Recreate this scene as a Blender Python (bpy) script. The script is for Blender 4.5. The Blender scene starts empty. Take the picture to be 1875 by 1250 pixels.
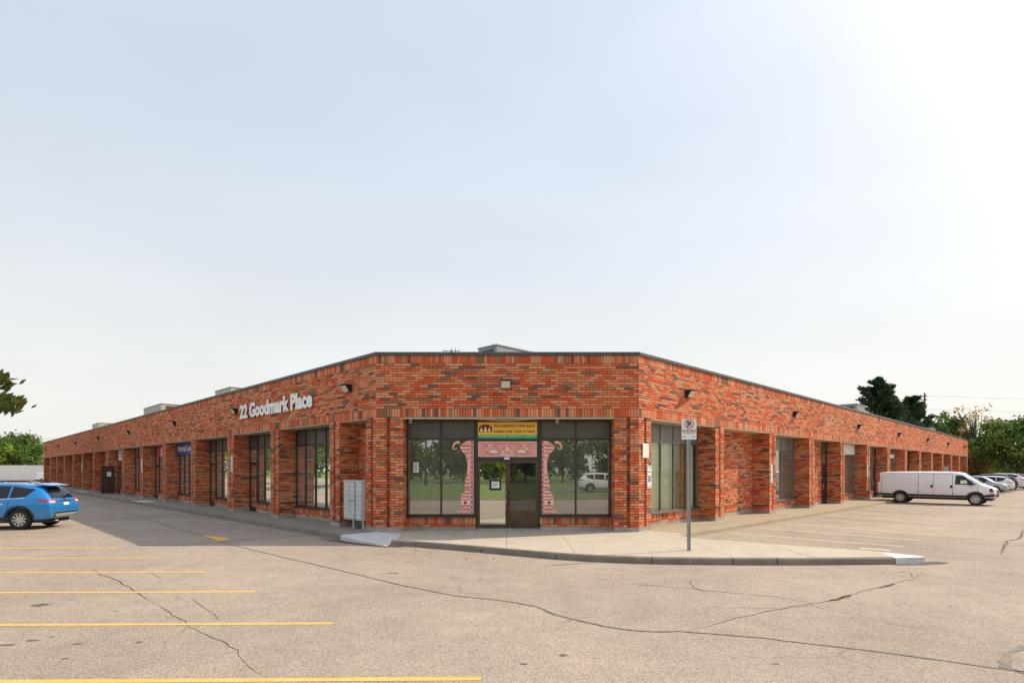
import bpy, bmesh, math, random
import numpy as np
from mathutils import Vector, Matrix
from mathutils.bvhtree import BVHTree

random.seed(7)
rng = np.random.default_rng(7)
S2 = 1 / math.sqrt(2)
scene = bpy.context.scene
COL = scene.collection

# ------------------------------------------------------------------ camera
CAM_H = 2.15
F_PX, CX, HY = 1045.0, 937.5, 860.0          # focal length and horizon row of the 1875 px wide photograph
cam_d = bpy.data.cameras.new('camera')
cam_d.sensor_width = 36.0
cam_d.lens = 36.0 * F_PX / 1875.0
cam_d.shift_y = (HY - 625.0) / 1875.0
cam_d.clip_end = 3000
cam = bpy.data.objects.new('camera', cam_d)
cam.location = (0, 0, CAM_H)
cam.rotation_euler = (math.radians(90), 0, 0)
COL.objects.link(cam)
scene.camera = cam

# ------------------------------------------------------------------ sky, sun, exposure
SUN = Vector((6.12, 2.29, 5.97)).normalized()
SUN_EL = math.asin(SUN.z)
SUN_AZ = math.atan2(SUN.x, SUN.y)
SKY_STRENGTH, SUN_STRENGTH, EXPOSURE = 0.115, 2.6, 0.78
world = bpy.data.worlds.new('World')
scene.world = world
world.use_nodes = True
wn = world.node_tree
wn.nodes.clear()
w_out = wn.nodes.new('ShaderNodeOutputWorld')
w_bg = wn.nodes.new('ShaderNodeBackground')
w_sky = wn.nodes.new('ShaderNodeTexSky')
w_sky.sky_type = 'NISHITA'
w_sky.sun_disc = False
w_sky.sun_elevation = SUN_EL
w_sky.sun_rotation = SUN_AZ
w_sky.air_density = 1.0
w_sky.dust_density = 5.0
w_sky.ozone_density = 1.0
# high haze: an even veil in every direction, thicker and whiter towards the horizon
w_tc = wn.nodes.new('ShaderNodeTexCoord')
w_sep = wn.nodes.new('ShaderNodeSeparateXYZ')
wn.links.new(w_tc.outputs['Generated'], w_sep.inputs[0])
w_fac = wn.nodes.new('ShaderNodeMapRange')
for k_, v_ in ((1, 0.0), (2, 0.55), (3, 0.95), (4, 0.74)):
    w_fac.inputs[k_].default_value = v_
wn.links.new(w_sep.outputs[2], w_fac.inputs[0])
w_el = wn.nodes.new('ShaderNodeMapRange')
for k_, v_ in ((1, 0.0), (2, 0.5), (3, 0.0), (4, 1.0)):
    w_el.inputs[k_].default_value = v_
wn.links.new(w_sep.outputs[2], w_el.inputs[0])
w_veil = wn.nodes.new('ShaderNodeMix')
w_veil.data_type = 'RGBA'
w_veil.inputs[6].default_value = (4.95, 4.92, 4.55, 1)
w_veil.inputs[7].default_value = (3.9, 4.22, 4.75, 1)
wn.links.new(w_el.outputs[0], w_veil.inputs[0])
w_mix = wn.nodes.new('ShaderNodeMix')
w_mix.data_type = 'RGBA'
wn.links.new(w_fac.outputs[0], w_mix.inputs[0])
wn.links.new(w_sky.outputs[0], w_mix.inputs[6])
# faint streaks in the veil
w_map = wn.nodes.new('ShaderNodeMapping')
w_map.inputs['Scale'].default_value = (1.2, 1.2, 4.0)
wn.links.new(w_tc.outputs['Generated'], w_map.inputs[0])
w_noise = wn.nodes.new('ShaderNodeTexNoise')
w_noise.inputs['Scale'].default_value = 1.6
w_noise.inputs['Detail'].default_value = 6
wn.links.new(w_map.outputs[0], w_noise.inputs['Vector'])
w_str = wn.nodes.new('ShaderNodeMapRange')
for k_, v_ in ((1, 0.3), (2, 0.7), (3, 0.95), (4, 1.05)):
    w_str.inputs[k_].default_value = v_
wn.links.new(w_noise.outputs['Fac'], w_str.inputs[0])
w_mul = wn.nodes.new('ShaderNodeMix')
w_mul.data_type = 'RGBA'
w_mul.blend_type = 'MULTIPLY'
w_mul.inputs[0].default_value = 1.0
wn.links.new(w_veil.outputs[2], w_mul.inputs[6])
wn.links.new(w_str.outputs[0], w_mul.inputs[7])
wn.links.new(w_mul.outputs[2], w_mix.inputs[7])
wn.links.new(w_mix.outputs[2], w_bg.inputs[0])
w_bg.inputs[1].default_value = SKY_STRENGTH
wn.links.new(w_bg.outputs[0], w_out.inputs[0])

sun_d = bpy.data.lights.new('sun', 'SUN')
sun_d.energy = SUN_STRENGTH
sun_d.angle = math.radians(0.6)
sun_d.color = (1.0, 0.86, 0.66)
sun = bpy.data.objects.new('sun', sun_d)
sun.rotation_euler = (-SUN).to_track_quat('-Z', 'Y').to_euler()
sun.location = (30, 10, 40)
COL.objects.link(sun)

vs = scene.view_settings
vs.view_transform = 'Standard'
vs.look = 'None'
vs.exposure = EXPOSURE
vs.gamma = 1.0
vs.use_curve_mapping = False
scene.cycles.use_denoising = True
scene.cycles.max_bounces = 6
scene.cycles.transparent_max_bounces = 16

# ------------------------------------------------------------------ helpers
def gpt(px, py, z=0.0):
    """photo pixel -> point on the level plane at height z"""
    Y = (CAM_H - z) * F_PX / (py - HY)
    return ((px - CX) / F_PX * Y, Y, z)

class Frame:
    """local frame of one wall: u along the wall, v inwards from its face, z up"""
    def __init__(s, o, du, dv):
        s.o, s.du, s.dv = o, du, dv
    def __call__(s, u, v, z):
        return (s.o[0] + u * s.du[0] + v * s.dv[0], s.o[1] + u * s.du[1] + v * s.dv[1], z)

WORLD = Frame((0, 0), (1, 0), (0, 1))

class MB:
    """collects shapes into one mesh"""
    def __init__(s):
        s.v, s.f = [], []
    def add(s, verts, faces):
        n = len(s.v)
        s.v.extend(tuple(p) for p in verts)
        s.f.extend(tuple(i + n for i in f) for f in faces)
        return s
    def box(s, a0, a1, b0, b1, c0, c1, fr=WORLD):
        vs_ = [fr(a, b, c) for c in (c0, c1) for (a, b) in ((a0, b0), (a1, b0), (a1, b1), (a0, b1))]
        return s.add(vs_, [(3, 2, 1, 0), (4, 5, 6, 7), (0, 1, 5, 4), (1, 2, 6, 5), (2, 3, 7, 6), (3, 0, 4, 7)])
    def quad(s, *p):
        return s.add(p, [tuple(range(len(p)))])
    def prism(s, poly, z0, z1):
        n = len(poly)
        vs_ = [(p[0], p[1], z0) for p in poly] + [(p[0], p[1], z1) for p in poly]
        fs = [tuple(range(n - 1, -1, -1)), tuple(range(n, 2 * n))]
        fs += [(i, (i + 1) % n, n + (i + 1) % n, n + i) for i in range(n)]
        return s.add(vs_, fs)
    def tube(s, pts, r, seg=8, r2=None, cap=True):
        pts = [Vector(p) for p in pts]
        n = len(pts)
        rings = []
        for i, p in enumerate(pts):
            d = (pts[min(i + 1, n - 1)] - pts[max(i - 1, 0)]).normalized()
            a = d.cross(Vector((0, 0, 1)))
            if a.length < 0.05:
                a = d.cross(Vector((1, 0, 0)))
            a.normalize()
            b = d.cross(a)
            t = i / max(n - 1, 1)
            rr = r if r2 is None else r + (r2 - r) * t
            if isinstance(r, (list, tuple)):
                rr = r[i]
            rings.append([p + a * math.cos(2 * math.pi * k / seg) * rr + b * math.sin(2 * math.pi * k / seg) * rr for k in range(seg)])
        vs_ = [q for rg in rings for q in rg]
        fs = []
        for i in range(n - 1):
            for k in range(seg):
                k2 = (k + 1) % seg
                fs.append((i * seg + k, i * seg + k2, (i + 1) * seg + k2, (i + 1) * seg + k))
        if cap:
            fs.append(tuple(range(seg - 1, -1, -1)))
            fs.append(tuple((n - 1) * seg + k for k in range(seg)))
        return s.add(vs_, fs)
    def lathe(s, prof, seg=24, M=None):
        """prof: (radius, axial) pairs, spun round the local Y axis"""
        vs_ = []
        for k in range(seg):
            a = 2 * math.pi * k / seg
            for (r, y) in prof:
                p = Vector((r * math.cos(a), y, r * math.sin(a)))
                vs_.append(M @ p if M else p)
        n = len(prof)
        fs = []
        for k in range(seg):
            k2 = (k + 1) % seg
            for i in range(n - 1):
                fs.append((k * n + i, k * n + i + 1, k2 * n + i + 1, k2 * n + i))
        return s.add(vs_, fs)
    def mesh(s, name, mat, smooth=False):
        me = bpy.data.meshes.new(name)
        me.from_pydata(s.v, [], s.f)
        if mat:
            me.materials.append(mat)
        me.update()
        if smooth:
            me.polygons.foreach_set('use_smooth', [True] * len(me.polygons))
        return me
    def build(s, name, mat, parent=None, smooth=False):
        return obj(name, s.mesh(name, mat, smooth), parent)

def obj(name, data, parent=None):
    o = bpy.data.objects.new(name, data)
    COL.objects.link(o)
    if parent is not None:
        o.parent = parent
        o.matrix_parent_inverse = parent_world(parent).inverted()
    return o

def parent_world(p):
    m = p.matrix_basis.copy()
    if p.parent:
        m = parent_world(p.parent) @ p.matrix_parent_inverse @ m
    return m

def tag(o, label, cat, group=None):
    o['label'] = label
    o['category'] = cat
    if group:
        o['group'] = group
    return o

def structure(o):
    o['kind'] = 'structure'
    return o

def thing(name, label, cat, loc=(0, 0, 0), rz=0.0, group=None):
    o = bpy.data.objects.new(name, None)
    o.empty_display_size = 0.3
    o.location = loc
    o.rotation_euler = (0, 0, rz)
    COL.objects.link(o)
    return tag(o, label, cat, group)

def local_child(name, data, parent):
    """child whose mesh is written in the parent's own space"""
    o = bpy.data.objects.new(name, data)
    COL.objects.link(o)
    o.parent = parent
    return o

def copy_tree(o, parent=None):
    c = o.copy()
    COL.objects.link(c)
    c.parent = parent
    for ch in list(o.children):
        copy_tree(ch, c)
    return c

# ------------------------------------------------------------------ materials
def new_mat(name):
    m = bpy.data.materials.new(name)
    m.use_nodes = True
    nt = m.node_tree
    b = nt.nodes['Principled BSDF']
    return m, nt, b

def N(nt, t, **kw):
    n = nt.nodes.new(t)
    for k, v in kw.items():
        setattr(n, k, v)
    return n

def coords(nt, scale=1.0, kind='Object'):
    tc = N(nt, 'ShaderNodeTexCoord')
    mp = N(nt, 'ShaderNodeMapping')
    s = scale if isinstance(scale, (tuple, list)) else (scale,) * 3
    mp.inputs['Scale'].default_value = s
    nt.links.new(tc.outputs[kind], mp.inputs[0])
    return mp.outputs[0]

def mixrgb(nt, fac, a, b, blend='MIX'):
    n = N(nt, 'ShaderNodeMix', data_type='RGBA', blend_type=blend)
    for sock, val in ((0, fac), (6, a), (7, b)):
        if isinstance(val, (int, float)):
            n.inputs[sock].default_value = val
        elif isinstance(val, (tuple, list)):
            n.inputs[sock].default_value = (*val[:3], 1)
        else:
            nt.links.new(val, n.inputs[sock])
    return n.outputs[2]

def ramp(nt, fac, stops, interp='LINEAR'):
    r = N(nt, 'ShaderNodeValToRGB')
    cr = r.color_ramp
    cr.interpolation = interp
    while len(cr.elements) < len(stops):
        cr.elements.new(0.5)
    for e, (p, c) in zip(cr.elements, stops):
        e.position = p
        e.color = (*c[:3], 1) if isinstance(c, (tuple, list)) else (c, c, c, 1)
    nt.links.new(fac, r.inputs[0])
    return r.outputs[0]

def noise(nt, vec, scale, detail=4, rough=0.55):
    n = N(nt, 'ShaderNodeTexNoise')
    n.inputs['Scale'].default_value = scale
    n.inputs['Detail'].default_value = detail
    n.inputs['Roughness'].default_value = rough
    nt.links.new(vec, n.inputs['Vector'])
    return n.outputs['Fac']

def plain(name, col, rough=0.6, metal=0.0, var=0.12, nscale=3.0, bump=0.0, bscale=40.0, spec=0.5, coat=0.0):
    m, nt, b = new_mat(name)
    vec = coords(nt)
    lo = tuple(c * (1 - var) for c in col)
    hi = tuple(min(1, c * (1 + var)) for c in col)
    c = ramp(nt, noise(nt, vec, nscale), [(0.3, lo), (0.7, hi)])
    nt.links.new(c, b.inputs['Base Color'])
    b.inputs['Roughness'].default_value = rough
    b.inputs['Metallic'].default_value = metal
    b.inputs['Specular IOR Level'].default_value = spec
    b.inputs['Coat Weight'].default_value = coat
    b.inputs['Coat Roughness'].default_value = 0.04
    if bump:
        bn = N(nt, 'ShaderNodeBump')
        bn.inputs['Strength'].default_value = bump
        bn.inputs['Distance'].default_value = 0.01
        nt.links.new(noise(nt, vec, bscale, 6), bn.inputs['Height'])
        nt.links.new(bn.outputs[0], b.inputs['Normal'])
    return m

BRICK_STOPS = [(0.0, (0.185, 0.100, 0.078)), (0.06, (0.290, 0.145, 0.086)), (0.13, (0.40, 0.185, 0.105)),
               (0.22, (0.60, 0.105, 0.040)), (0.34, (0.65, 0.135, 0.050)), (0.48, (0.66, 0.205, 0.092)),
               (0.66, (0.67, 0.265, 0.135)), (0.85, (0.69, 0.315, 0.175))]

def brick_mat(name, per_object):
    m, nt, b = new_mat(name)
    if per_object:
        oi = N(nt, 'ShaderNodeObjectInfo')
        r = oi.outputs['Random']
    else:
        at = N(nt, 'ShaderNodeAttribute', attribute_name='rnd')
        r = at.outputs['Fac']
    base = ramp(nt, r, BRICK_STOPS, 'CONSTANT')
    tc = N(nt, 'ShaderNodeNewGeometry')
    mp = N(nt, 'ShaderNodeMapping')
    nt.links.new(tc.outputs['Position'], mp.inputs[0])
    vec = mp.outputs[0]
    fine = ramp(nt, noise(nt, vec, 26, 5, 0.7), [(0.30, 0.72), (0.62, 1.12)])
    c = mixrgb(nt, 0.45, base, fine, 'MULTIPLY')
    # dark firing marks and pale bloom, patchy over the whole wall
    spots = ramp(nt, noise(nt, vec, 9, 3, 0.6), [(0.60, 0.0), (0.72, 1.0)])
    sp = N(nt, 'ShaderNodeMath', operation='MULTIPLY')
    nt.links.new(spots, sp.inputs[0]); sp.inputs[1].default_value = 0.22
    c = mixrgb(nt, sp.outputs[0], c, (0.11, 0.055, 0.04))
    big = ramp(nt, noise(nt, vec, 0.5, 3), [(0.3, 0.92), (0.7, 1.06)])
    c = mixrgb(nt, 1.0, c, big, 'MULTIPLY')
    nt.links.new(c, b.inputs['Base Color'])
    b.inputs['Roughness'].default_value = 0.85
    b.inputs['Specular IOR Level'].default_value = 0.25
    bn = N(nt, 'ShaderNodeBump')
    bn.inputs['Strength'].default_value = 0.5
    bn.inputs['Distance'].default_value = 0.006
    nt.links.new(noise(nt, vec, 60, 6, 0.7), bn.inputs['Height'])
    nt.links.new(bn.outputs[0], b.inputs['Normal'])
    return m

def asphalt_mat():
    m, nt, b = new_mat('asphalt')
    vec = coords(nt)
    agg = N(nt, 'ShaderNodeTexVoronoi')
    agg.inputs['Scale'].default_value = 55
    nt.links.new(vec, agg.inputs['Vector'])
    stones = ramp(nt, agg.outputs['Color'], [(0.0, (0.245, 0.208, 0.172)), (0.45, (0.355, 0.302, 0.254)), (1.0, (0.485, 0.415, 0.35))])
    fine = ramp(nt, noise(nt, vec, 120, 4, 0.8), [(0.30, 0.66), (0.7, 1.32)])
    c = mixrgb(nt, 0.5, stones, fine, 'MULTIPLY')
    big = ramp(nt, noise(nt, vec, 0.22, 6, 0.6), [(0.28, (0.80, 0.79, 0.78)), (0.72, (1.17, 1.13, 1.08))])
    c = mixrgb(nt, 1.0, c, big, 'MULTIPLY')
    mid = ramp(nt, noise(nt, vec, 1.6, 6, 0.65), [(0.3, 0.90), (0.7, 1.08)])
    c = mixrgb(nt, 1.0, c, mid, 'MULTIPLY')
    # hairline crack network, only here and there
    wv = N(nt, 'ShaderNodeTexNoise'); wv.inputs['Scale'].default_value = 1.1; wv.inputs['Detail'].default_value = 5
    nt.links.new(vec, wv.inputs['Vector'])
    wm = N(nt, 'ShaderNodeMix', data_type='VECTOR')
    wm.inputs[0].default_value = 0.35
    nt.links.new(vec, wm.inputs[4]); nt.links.new(wv.outputs['Color'], wm.inputs[5])
    vo = N(nt, 'ShaderNodeTexVoronoi', feature='DISTANCE_TO_EDGE')
    vo.inputs['Scale'].default_value = 0.62
    nt.links.new(wm.outputs[1], vo.inputs['Vector'])
    ln = ramp(nt, vo.outputs['Distance'], [(0.0, 1.0), (0.010, 0.0)])
    mk = ramp(nt, noise(nt, vec, 0.35, 3), [(0.50, 0.0), (0.62, 0.55)])
    lm = N(nt, 'ShaderNodeMath', operation='MULTIPLY')
    nt.links.new(ln, lm.inputs[0]); nt.links.new(mk, lm.inputs[1])
    c = mixrgb(nt, lm.outputs[0], c, (0.13, 0.11, 0.09))
    # a few oil spots
    spot = ramp(nt, noise(nt, coords(nt, (0.55, 1.0, 1.0)), 0.62, 2, 0.5), [(0.72, 1.0), (0.78, 0.62)])
    c = mixrgb(nt, 1.0, c, spot, 'MULTIPLY')
    nt.links.new(c, b.inputs['Base Color'])
    b.inputs['Roughness'].default_value = 0.9
    b.inputs['Specular IOR Level'].default_value = 0.2
    bn = N(nt, 'ShaderNodeBump')
    bn.inputs['Strength'].default_value = 0.55
    bn.inputs['Distance'].default_value = 0.012
    nt.links.new(agg.outputs['Distance'], bn.inputs['Height'])
    nt.links.new(bn.outputs[0], b.inputs['Normal'])
    return m

def concrete_mat(name, col, dirt=(0.22, 0.19, 0.15), amount=0.35):
    m, nt, b = new_mat(name)
    tc = N(nt, 'ShaderNodeNewGeometry')
    mp = N(nt, 'ShaderNodeMapping')
    nt.links.new(tc.outputs['Position'], mp.inputs[0])
    vec = mp.outputs[0]
    c = ramp(nt, noise(nt, vec, 18, 8, 0.7), [(0.25, tuple(x * 0.86 for x in col)), (0.75, tuple(min(1, x * 1.1) for x in col))])
    d = ramp(nt, noise(nt, vec, 1.3, 8, 0.7), [(0.42, 0.0), (0.72, amount)])
    c = mixrgb(nt, d, c, dirt)
    nt.links.new(c, b.inputs['Base Color'])
    b.inputs['Roughness'].default_value = 0.9
    b.inputs['Specular IOR Level'].default_value = 0.2
    bn = N(nt, 'ShaderNodeBump')
    bn.inputs['Strength'].default_value = 0.3
    bn.inputs['Distance'].default_value = 0.006
    nt.links.new(noise(nt, vec, 70, 6, 0.7), bn.inputs['Height'])
    nt.links.new(bn.outputs[0], b.inputs['Normal'])
    return m

def worn_paint(name, col, under, wear=0.55, rough=0.8):
    m, nt, b = new_mat(name)
    tc = N(nt, 'ShaderNodeNewGeometry')
    mp = N(nt, 'ShaderNodeMapping')
    nt.links.new(tc.outputs['Position'], mp.inputs[0])
    w = ramp(nt, noise(nt, mp.outputs[0], 24, 8, 0.75), [(wear, 0.0), (wear + 0.10, 0.9)])
    t = ramp(nt, noise(nt, mp.outputs[0], 3, 4), [(0.3, tuple(x * 0.85 for x in col)), (0.7, col)])
    c = mixrgb(nt, w, t, under)
    nt.links.new(c, b.inputs['Base Color'])
    b.inputs['Roughness'].default_value = rough
    return m

def glass_mat(name, base, tint, film=(0.92, 0.93, 0.90), pale_haze=0.15):
    """coated window glass: a mirror share rising with the angle, the rest tinted see-through"""
    m, nt, b = new_mat(name)
    nt.nodes.remove(b)
    out = nt.nodes['Material Output']
    gl = N(nt, 'ShaderNodeBsdfGlossy')
    gl.inputs['Color'].default_value = (*film, 1)
    gl.inputs['Roughness'].default_value = 0.015
    wob = N(nt, 'ShaderNodeBump')
    wob.inputs['Strength'].default_value = 0.05
    wob.inputs['Distance'].default_value = 0.02
    nt.links.new(noise(nt, coords(nt), 0.9, 1), wob.inputs['Height'])
    nt.links.new(wob.outputs[0], gl.inputs['Normal'])
    tr = N(nt, 'ShaderNodeBsdfTransparent')
    tr.inputs['Color'].default_value = (*tint, 1)
    fr = N(nt, 'ShaderNodeFresnel')
    fr.inputs['IOR'].default_value = 1.5
    mr = N(nt, 'ShaderNodeMapRange')
    nt.links.new(fr.outputs[0], mr.inputs[0])
    mr.inputs[1].default_value = 0.04
    mr.inputs[2].default_value = 1.0
    mr.inputs[3].default_value = base
    mr.inputs[4].default_value = 1.0
    mx = N(nt, 'ShaderNodeMixShader')
    nt.links.new(mr.outputs[0], mx.inputs[0])
    nt.links.new(tr.outputs[0], mx.inputs[1])
    nt.links.new(gl.outputs[0], mx.inputs[2])
    # pale diffuse layer: hazy, lighter reflections put into the glass colour
    df = N(nt, 'ShaderNodeBsdfDiffuse')
    df.inputs['Color'].default_value = (0.46, 0.47, 0.40, 1)
    du = N(nt, 'ShaderNodeMixShader')
    dn = ramp(nt, noise(nt, coords(nt), 2.5, 5), [(0.3, pale_haze * 0.7), (0.7, pale_haze * 1.3)])
    nt.links.new(dn, du.inputs[0])
    nt.links.new(mx.outputs[0], du.inputs[1])
    nt.links.new(df.outputs[0], du.inputs[2])
    nt.links.new(du.outputs[0], out.inputs[0])
    return m

def leaf_mat(name, stops, trans=0.3):
    m, nt, b = new_mat(name)
    at = N(nt, 'ShaderNodeAttribute', attribute_name='rnd')
    c = ramp(nt, at.outputs['Fac'], stops)
    nt.links.new(c, b.inputs['Base Color'])
    b.inputs['Roughness'].default_value = 0.6
    b.inputs['Specular IOR Level'].default_value = 0.25
    tl = N(nt, 'ShaderNodeBsdfTranslucent')
    nt.links.new(c, tl.inputs['Color'])
    mx = N(nt, 'ShaderNodeMixShader')
    mx.inputs[0].default_value = trans
    nt.links.new(b.outputs[0], mx.inputs[1])
    nt.links.new(tl.outputs[0], mx.inputs[2])
    nt.links.new(mx.outputs[0], nt.nodes['Material Output'].inputs[0])
    return m

def flat_mat(name, col, rough=0.5, spec=0.4):
    m, nt, b = new_mat(name)
    b.inputs['Base Color'].default_value = (*col, 1)
    b.inputs['Roughness'].default_value = rough
    b.inputs['Specular IOR Level'].default_value = spec
    return m

def car_paint(name, col, metal=0.0, rough=0.3):
    m, nt, b = new_mat(name)
    vec = coords(nt)
    c = ramp(nt, noise(nt, vec, 2.0, 4), [(0.3, tuple(x * 0.94 for x in col)), (0.7, col)])
    # road dust low on the body, with a shape of its own
    sep = N(nt, 'ShaderNodeSeparateXYZ')
    nt.links.new(vec, sep.inputs[0])
    mr = N(nt, 'ShaderNodeMapRange')
    nt.links.new(sep.outputs[2], mr.inputs[0])
    mr.inputs[1].default_value = 0.85; mr.inputs[2].default_value = 0.3
    mr.inputs[3].default_value = 0.0; mr.inputs[4].default_value = 0.35
    mu = N(nt, 'ShaderNodeMath', operation='MULTIPLY')
    nt.links.new(mr.outputs[0], mu.inputs[0])
    nt.links.new(noise(nt, vec, 5, 6, 0.7), mu.inputs[1])
    c = mixrgb(nt, mu.outputs[0], c, (0.30, 0.26, 0.21))
    nt.links.new(c, b.inputs['Base Color'])
    b.inputs['Metallic'].default_value = metal
    b.inputs['Roughness'].default_value = rough
    b.inputs['Coat Weight'].default_value = 0.8
    b.inputs['Coat Roughness'].default_value = 0.05
    return m

M = {}
M['brick'] = brick_mat('brick_wall', False)
M['brick_one'] = brick_mat('brick_single', True)
M['mortar'] = plain('mortar', (0.150, 0.062, 0.032), 0.95, var=0.25, nscale=8, bump=0.4, bscale=90)
M['asphalt'] = asphalt_mat()
M['seal'] = plain('crack_sealer', (0.165, 0.145, 0.122), 0.7, var=0.35, nscale=6, bump=0.2)
M['crack'] = plain('open_crack', (0.10, 0.083, 0.066), 0.95, var=0.5, nscale=18)
M['stain'] = plain('oil_stain', (0.12, 0.10, 0.08), 0.85, var=0.5, nscale=14)
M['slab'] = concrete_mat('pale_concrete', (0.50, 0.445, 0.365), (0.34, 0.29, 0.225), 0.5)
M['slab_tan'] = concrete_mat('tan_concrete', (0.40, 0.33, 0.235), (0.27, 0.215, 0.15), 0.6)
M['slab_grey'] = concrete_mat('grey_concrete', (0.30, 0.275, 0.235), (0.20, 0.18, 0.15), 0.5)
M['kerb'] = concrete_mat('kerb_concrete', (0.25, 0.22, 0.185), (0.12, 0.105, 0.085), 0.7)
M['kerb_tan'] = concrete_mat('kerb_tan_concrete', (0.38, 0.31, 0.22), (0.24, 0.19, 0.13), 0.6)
M['plinth'] = concrete_mat('plinth_concrete', (0.42, 0.40, 0.36), (0.16, 0.15, 0.13), 0.7)
M['white_paint'] = worn_paint('white_kerb_paint', (0.66, 0.665, 0.67), (0.42, 0.39, 0.34), 0.60)
M['yellow'] = worn_paint('yellow_line_paint', (0.82, 0.48, 0.09), (0.35, 0.30, 0.25), 0.57)
M['white_line'] = worn_paint('white_line_paint', (0.80, 0.70, 0.54), (0.36, 0.31, 0.26), 0.56)
M['coping'] = plain('coping_metal', (0.085, 0.090, 0.098), 0.45, 0.3, var=0.2)
M['bronze'] = plain('bronze_frame', (0.055, 0.043, 0.034), 0.4, 0.4, var=0.2)
M['door_bronze'] = plain('door_frame_bronze', (0.095, 0.058, 0.035), 0.4, 0.35, var=0.25)
M['frame_grey_lit'] = plain('lit_grey_aluminium_frame', (0.20, 0.185, 0.165), 0.4, 0.4, var=0.15)  # grey frames of the right wing, sunlight put into the lighter colour
M['panel'] = plain('spandrel_panel', (0.085, 0.077, 0.072), 0.35, 0.0, var=0.10)
M['panel_light'] = plain('spandrel_panel_grey', (0.17, 0.165, 0.155), 0.35, 0.0, var=0.10)
M['soffit'] = plain('soffit_metal', (0.55, 0.47, 0.34), 0.6, var=0.12)
M['glass'] = glass_mat('window_glass', 0.40, (0.42, 0.45, 0.40))
M['glass_clear'] = glass_mat('clear_window_glass', 0.07, (0.97, 0.98, 0.95), pale_haze=0.02)
M['glass_dark'] = glass_mat('dark_door_glass', 0.13, (0.25, 0.25, 0.24), pale_haze=0.03)
M['glass_mirror'] = glass_mat('film_door_glass', 0.68, (0.2, 0.2, 0.18), (0.98, 0.98, 0.92), 0.03)
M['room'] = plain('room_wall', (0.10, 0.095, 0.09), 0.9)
M['curtain'] = plain('cream_curtain', (0.93, 0.88, 0.60), 0.9, var=0.15, nscale=1.2)
M['curtain_green'] = plain('pale_green_curtain', (0.82, 0.88, 0.66), 0.9, var=0.12)
M['blind'] = plain('beige_blind', (0.34, 0.29, 0.24), 0.8, var=0.1)
M['wood'] = plain('plywood', (0.55, 0.30, 0.10), 0.7, var=0.25, nscale=5)
M['cardboard'] = plain('brown_board', (0.20, 0.13, 0.08), 0.85, var=0.3, nscale=2)
M['black'] = plain('black_housing', (0.018, 0.017, 0.017), 0.45, 0.2)
M['lens'] = plain('lamp_lens', (0.62, 0.61, 0.55), 0.25, var=0.1)
M['white'] = plain('white_sheet', (0.78, 0.78, 0.76), 0.5, var=0.04)
M['offwhite'] = plain('white_letter', (0.88, 0.89, 0.90), 0.45, var=0.05)
M['grey_metal'] = plain('grey_painted_metal', (0.34, 0.36, 0.36), 0.45, 0.1, var=0.10)
M['mail'] = plain('mailbox_metal', (0.60, 0.63, 0.62), 0.45, 0.2, var=0.08)
M['mail_gap'] = plain('mailbox_gap', (0.11, 0.115, 0.115), 0.6)
M['galv'] = plain('galvanised_steel', (0.40, 0.41, 0.42), 0.4, 0.7, var=0.15)
M['hvac'] = plain('rooftop_unit_cream', (0.48, 0.44, 0.36), 0.55, 0.1, var=0.12)
M['hvac_grey'] = plain('rooftop_unit_grey', (0.28, 0.29, 0.31), 0.5, 0.2, var=0.12)
M['hvac_dark'] = plain('rooftop_unit_dark', (0.05, 0.055, 0.065), 0.6)
M['roof'] = plain('roof_membrane', (0.22, 0.21, 0.20), 0.9)
M['print_black'] = flat_mat('black_print', (0.02, 0.02, 0.022))
M['print_red'] = flat_mat('red_print', (0.42, 0.02, 0.03))
M['maroon'] = flat_mat('maroon_print', (0.17, 0.02, 0.012))
M['sign_yellow'] = plain('yellow_vinyl', (0.86, 0.50, 0.045), 0.4, var=0.06)
M['sign_green'] = flat_mat('green_vinyl', (0.035, 0.42, 0.17))
M['cream_print'] = flat_mat('cream_print', (0.82, 0.66, 0.36))
M['pink'] = plain('pink_print', (0.80, 0.35, 0.29), 0.4, var=0.10, nscale=30)
M['pink_light'] = plain('pale_pink_print', (0.95, 0.64, 0.56), 0.4, var=0.08, nscale=40)
M['pink_dark'] = plain('deep_pink_print', (0.30, 0.05, 0.05), 0.4, var=0.2, nscale=40)
M['pink_hot'] = plain('rose_print', (0.66, 0.19, 0.24), 0.4, var=0.25, nscale=60)
M['blue_sign'] = plain('blue_vinyl', (0.035, 0.055, 0.32), 0.4, var=0.1)
M['red_sign'] = plain('red_vinyl', (0.40, 0.012, 0.03), 0.4, var=0.1)
M['bark'] = plain('bark', (0.075, 0.058, 0.045), 0.95, var=0.35, nscale=9, bump=0.5)
M['pole_wood'] = plain('pole_wood', (0.075, 0.062, 0.052), 0.9, var=0.2)
M['wire'] = flat_mat('wire', (0.25, 0.25, 0.25), 0.7)
M['concrete_dark'] = plain('joint_filler', (0.06, 0.055, 0.05), 0.95)

# ================================================================== SETTING: ground, lot, pavements
Y0 = 18.5
XL, XR = (688 - CX) / F_PX * Y0, (1170 - CX) / F_PX * Y0
FL = Frame((XL, Y0), (-S2, S2), (S2, S2))
FR = Frame((XR, Y0), (S2, S2), (-S2, S2))
FF = Frame((XL, Y0), (1, 0), (0, 1))
LEN_L, LEN_R, LEN_F = 85.0, 74.8, XR - XL
KERB = 0.15

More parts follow.
